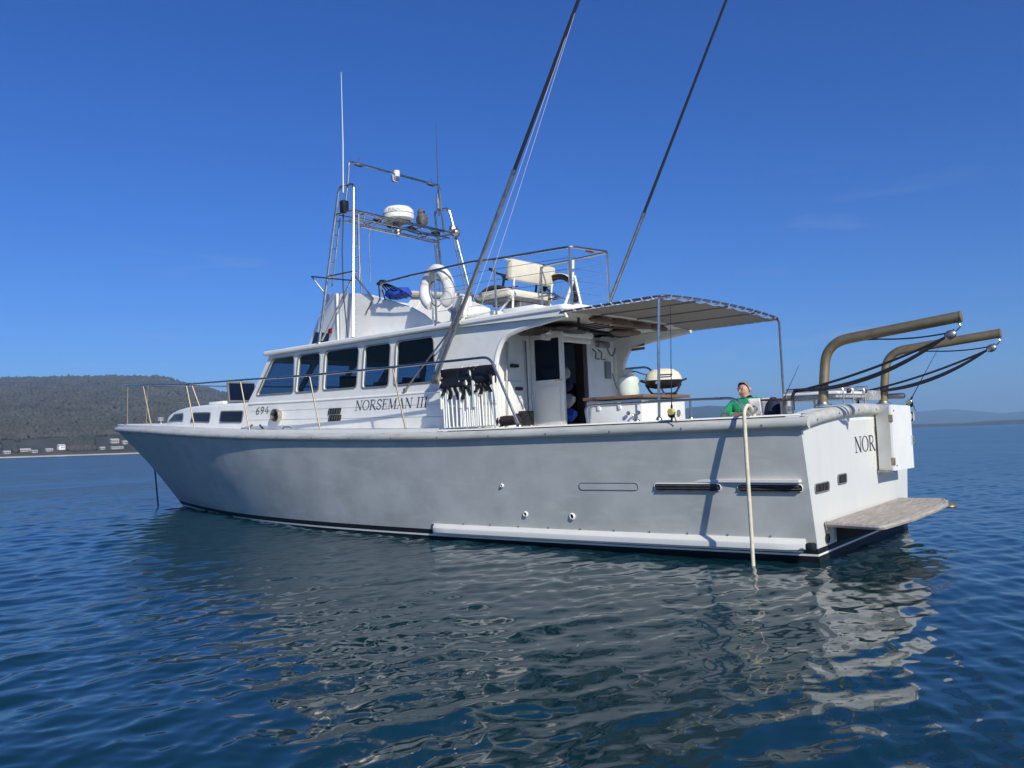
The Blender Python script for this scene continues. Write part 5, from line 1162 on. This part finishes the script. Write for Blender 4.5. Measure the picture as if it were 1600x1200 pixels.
# hose over the side
hz = MB(); hz.tube(fillet([(.62, 1.9, 1.50), (.56, 2.12, 1.70), (.55, 2.28, 1.755), (.545, 2.40, 1.68), (.545, 2.40, 1.2), (.55, 2.38, .7), (.562, 2.345, .2), (.565, 2.34, -.3)], .09, 6), .0215, 10)
hose = thing('hose', 'cream deck hose hanging over the port rail down into the water', 'hose', (.55, 2.38, 0)); hz.build('pipe', 'hose', hose)
MB().lathe([(.04, -.03), (.042, .03)], (.56, 2.10, 1.69), 12, Matrix.Rotation(R(55), 3, 'X')).build('coupling', 'alu', hose)
# anchor chain
ac = thing('anchor_chain', 'dark anchor chain running from the bow down into the water', 'chain', (17.85, -.27, 0), aboard=False)
pa, pb = Vector((18.25, -.28, 1.9)), Vector((17.84, -.27, -.4)); n_ = 46
for k in range(n_):
    c_ = pa.lerp(pb, k / (n_ - 1)); d_ = (pb - pa).normalized(); sd_ = Vector((0, 1, 0)) if k % 2 else Vector((1, 0, 0))
    pts_ = [c_ + d_ * .034 * math.sin(a) * 1.2 + sd_ * .020 * math.cos(a) for a in np.linspace(0, 2 * math.pi, 8, endpoint=False)]
    MB().tube(pts_, .009, 4, True).build('link', 'black', ac)

# bags just inside the saloon door
for k, (x, y, z, d, m, lab) in enumerate([(4.88, -0.50, 1.20, (.20, .22, .16), 'kitbag', 'cream bag lowest in the stack inside the saloon door'), (4.93, -0.50, 1.50, (.22, .22, .15), 'teal', 'pale teal bag above the cream bag inside the saloon door'),
        (4.95, -0.46, 1.78, (.20, .20, .13), 'blue', 'bright blue bag in the middle of the stack inside the saloon door'), (4.95, -0.44, 2.02, (.20, .18, .13), 'kitbag', 'beige bag above the bright blue bag inside the saloon door'),
        (4.95, -0.43, 2.26, (.19, .17, .12), 'navy', 'navy bag between two beige bags inside the saloon door'), (4.95, -0.40, 2.48, (.18, .15, .12), 'kitbag', 'beige bag second from the top of the stack inside the saloon door'), (4.93, -0.34, 2.74, (.14, .13, .16), 'navy', 'navy jacket topmost of the stack inside the saloon door')]):
    single(MB().blob((x, y, z), d, k + 3, .16), 'kit_bag', m, lab, 'bag', (x, y, z - d[2]), 'bags stacked inside the saloon door')

# ---------------------------------------------------------------- the person in the cockpit
ps = thing('person', 'person in a green jacket seated in the cockpit holding papers', 'person', (1.50, .02, .905))
def skin(name, joints, edges, mat, parent, sub=2):
    me = bpy.data.meshes.new(name); me.from_pydata([Vector(j[:3]) - BASE[parent] for j in joints], edges, []); me.update()
    o = bpy.data.objects.new(name, me); COL.objects.link(o); o.parent = parent; BASE[o] = BASE[parent]
    o.modifiers.new('skin', 'SKIN'); sv = me.skin_vertices[0].data
    for v, j in zip(sv, joints): v.radius = (j[3], j[4] if len(j) > 4 else j[3])
    sv[0].use_root = True
    for m_ in o.modifiers: m_.use_smooth_shade = True
    sb = o.modifiers.new('sub', 'SUBSURF'); sb.levels = sub; sb.render_levels = sub
    me.materials.append(M[mat]); return o
px_, py_ = 1.50, .02
def Q(a, b, c): return (px_ + a, py_ + b, c)
hd_ = Vector(Q(.04, .05, 1.995))
body = [(*Q(0, -.04, 1.37), .15), (*Q(0, -.03, 1.58), .14), (*Q(0, -.01, 1.76), .13), (*Q(.01, .01, 1.86), .06), (*Q(.03, .03, 1.915), .058), (*Q(.035, .05, 1.96), .082, .078), (*Q(.04, .045, 2.02), .088, .084), (*Q(.035, .03, 2.075), .062),
        (*Q(.19, -.01, 1.80), .06), (*Q(.33, .06, 1.60), .047), (*Q(.06, .33, 1.66), .032), (*Q(-.12, .40, 1.68), .036),
        (*Q(-.19, -.01, 1.80), .06), (*Q(-.36, .08, 1.62), .047), (*Q(-.52, .34, 1.68), .032), (*Q(-.56, .41, 1.69), .036),
        (*Q(.10, .05, 1.37), .10), (*Q(.13, .46, 1.36), .07), (*Q(.13, .48, .98), .045), (*Q(.13, .62, .94), .04),
        (*Q(-.10, .05, 1.37), .10), (*Q(-.13, .46, 1.36), .07), (*Q(-.13, .48, .98), .045), (*Q(-.13, .62, .94), .04)]
be = [(0, 1), (1, 2), (2, 3), (3, 4), (4, 5), (5, 6), (6, 7), (2, 8), (8, 9), (9, 10), (10, 11), (2, 12), (12, 13), (13, 14), (14, 15), (0, 16), (16, 17), (17, 18), (18, 19), (0, 20), (20, 21), (21, 22), (22, 23)]
skin('body', body, be, 'skin', ps)
for s_, base_ in ((1, Vector(Q(-.14, .41, 1.68))), (-1, Vector(Q(-.57, .42, 1.69)))):
    for k in range(4):
        o_ = Vector((-.02 * s_, .02, .03 - .02 * k)); l_ = (.075, .085, .08, .06)[k]
        p0 = base_ + Vector((0, .0, .03 - .02 * k)); p1 = p0 + Vector((-.5 * l_ * s_ * .6, .5 * l_, .0)); p2 = p1 + Vector((-.45 * l_ * s_, .1 * l_, -.004))
        MB().tube([p0, p1, p2], [.010, .009, .007], 8).build('finger', 'skin', ps)
    MB().tube([base_ + Vector((0, -.02, .03)), base_ + Vector((-.03 * s_, .0, .055)), base_ + Vector((-.055 * s_, .005, .055))], [.011, .010, .008], 8).build('thumb', 'skin', ps)
jk = [(*Q(0, -.04, 1.40), .175), (*Q(0, -.03, 1.58), .17), (*Q(0, -.01, 1.76), .165), (*Q(.005, .0, 1.865), .085),
      (*Q(.21, -.01, 1.80), .095), (*Q(.355, .06, 1.62), .085), (*Q(.10, .30, 1.655), .052), (*Q(-.21, -.01, 1.80), .095), (*Q(-.375, .08, 1.63), .085), (*Q(-.50, .31, 1.675), .052)]
skin('jacket', jk, [(0, 1), (1, 2), (2, 3), (2, 4), (4, 5), (5, 6), (2, 7), (7, 8), (8, 9)], 'green', ps)
tr = [(*Q(0, -.04, 1.37), .16), (*Q(.10, .05, 1.37), .115), (*Q(.13, .46, 1.365), .085), (*Q(.13, .48, 1.03), .062), (*Q(-.10, .05, 1.37), .115), (*Q(-.13, .46, 1.365), .085), (*Q(-.13, .48, 1.03), .062)]
skin('trousers', tr, [(0, 1), (1, 2), (2, 3), (0, 4), (4, 5), (5, 6)], 'denim', ps)
for s_ in (1, -1): MB().blob(Q(.13 * s_, .58, .945), (.05, .13, .045), 2, .05).build('shoe', 'black', ps)
FD = Vector((.20, .96, -.16)).normalized(); SD = FD.cross(Vector((0, 0, 1))).normalized(); UD = SD.cross(FD)
hc_ = Vector(Q(.038, .047, 2.005))
def hairline(a_):                                        # a_ = 0 at the back of the head, pi at the forehead
    k = min(1, max(0, (abs(a_) - 1.35) / .75)); return -.50 * (1 - k) + 1.08 * k
rows = []
for v_ in np.linspace(0, 1, 10):
    row = []
    for a_ in np.linspace(-math.pi, math.pi, 28, endpoint=False):
        lo_ = hairline(a_); el = lo_ + (1.52 - lo_) * v_; r_ = .0945 + .0025 * math.sin(a_ * 7 + v_ * 5)
        row.append(hc_ + (-FD * math.cos(a_) * 1.02 + SD * math.sin(a_) * .95) * math.cos(el) * r_ + UD * (.110 * math.sin(el) + .004))
    rows.append(row)
MB().grid(rows, True).build('hair', 'hair', ps)
MB().tube([hc_ + FD * .080 + UD * .02, hc_ + FD * .108 - UD * .018, hc_ + FD * .088 - UD * .032], [.007, .013, .008], 8).build('nose', 'skin', ps)
for s_ in (1, -1):
    MB().blob(hc_ + FD * .083 + SD * s_ * .032 + UD * .012, (.011, .011, .007), 1, 0).build('eye', 'black', ps)
    MB().tube([hc_ + FD * .086 + SD * s_ * .018 + UD * .032, hc_ + FD * .082 + SD * s_ * .048 + UD * .030], .005, 5).build('eyebrow', 'hair', ps)
    MB().blob(hc_ + SD * s_ * .092 - FD * .01, (.015, .015, .03), 2, .1).build('ear', 'skin', ps)
MB().tube([hc_ + FD * .084 + SD * -.026 - UD * .055, hc_ + FD * .090 - UD * .058, hc_ + FD * .084 + SD * .026 - UD * .055], .006, 6).build('mouth', 'rustred', ps)
pp = thing('paper_sheets', 'open white papers in the hands of the person in green', 'paper', Q(-.37, .43, 1.60))
for s_, x0, x1 in ((1, -.20, -.36), (-1, -.36, -.56)):
    rows = [[Q(x0 + (x1 - x0) * u, .47 - .06 * math.cos((x0 + (x1 - x0) * u + .36) * 6) + .05 * v, 1.60 + .26 * v) for u in np.linspace(0, 1, 7)] for v in np.linspace(0, 1, 5)]
    MB().grid(rows).build('page', 'paper', pp).modifiers.new('thick', 'SOLIDIFY').thickness = .003
ch = thing('cockpit_chair', 'plain white chair under the person in the green jacket', 'chair', (1.50, -.05, .905))
MB().box((1.50, .03, 1.20), (.46, .46, .04), bev=.015).build('seat', 'white', ch); MB().box((1.50, -.24, 1.45), (.44, .03, .36), bev=.012).build('backrest', 'white', ch)
for a in (-.2, .2):
    for b in (-.2, .2): MB().tube([(1.5 + a, .03 + b, .906), (1.5 + a, .03 + b, 1.20)], .016, 6).build('leg', 'white', ch)
    MB().tube([(1.5 + a, -.22, 1.2), (1.5 + a, -.245, 1.5)], .014, 6).build('back_post', 'white', ch)
single(MB().lathe([(.10, 0), (.12, .02), (.09, .14), (.03, .22)], (.62, 1.35, 1.62), 16), 'net_bag', 'navy', 'small navy bag on the bulwark beside the starboard awning pole', 'bag', (.62, 1.35, 1.62))
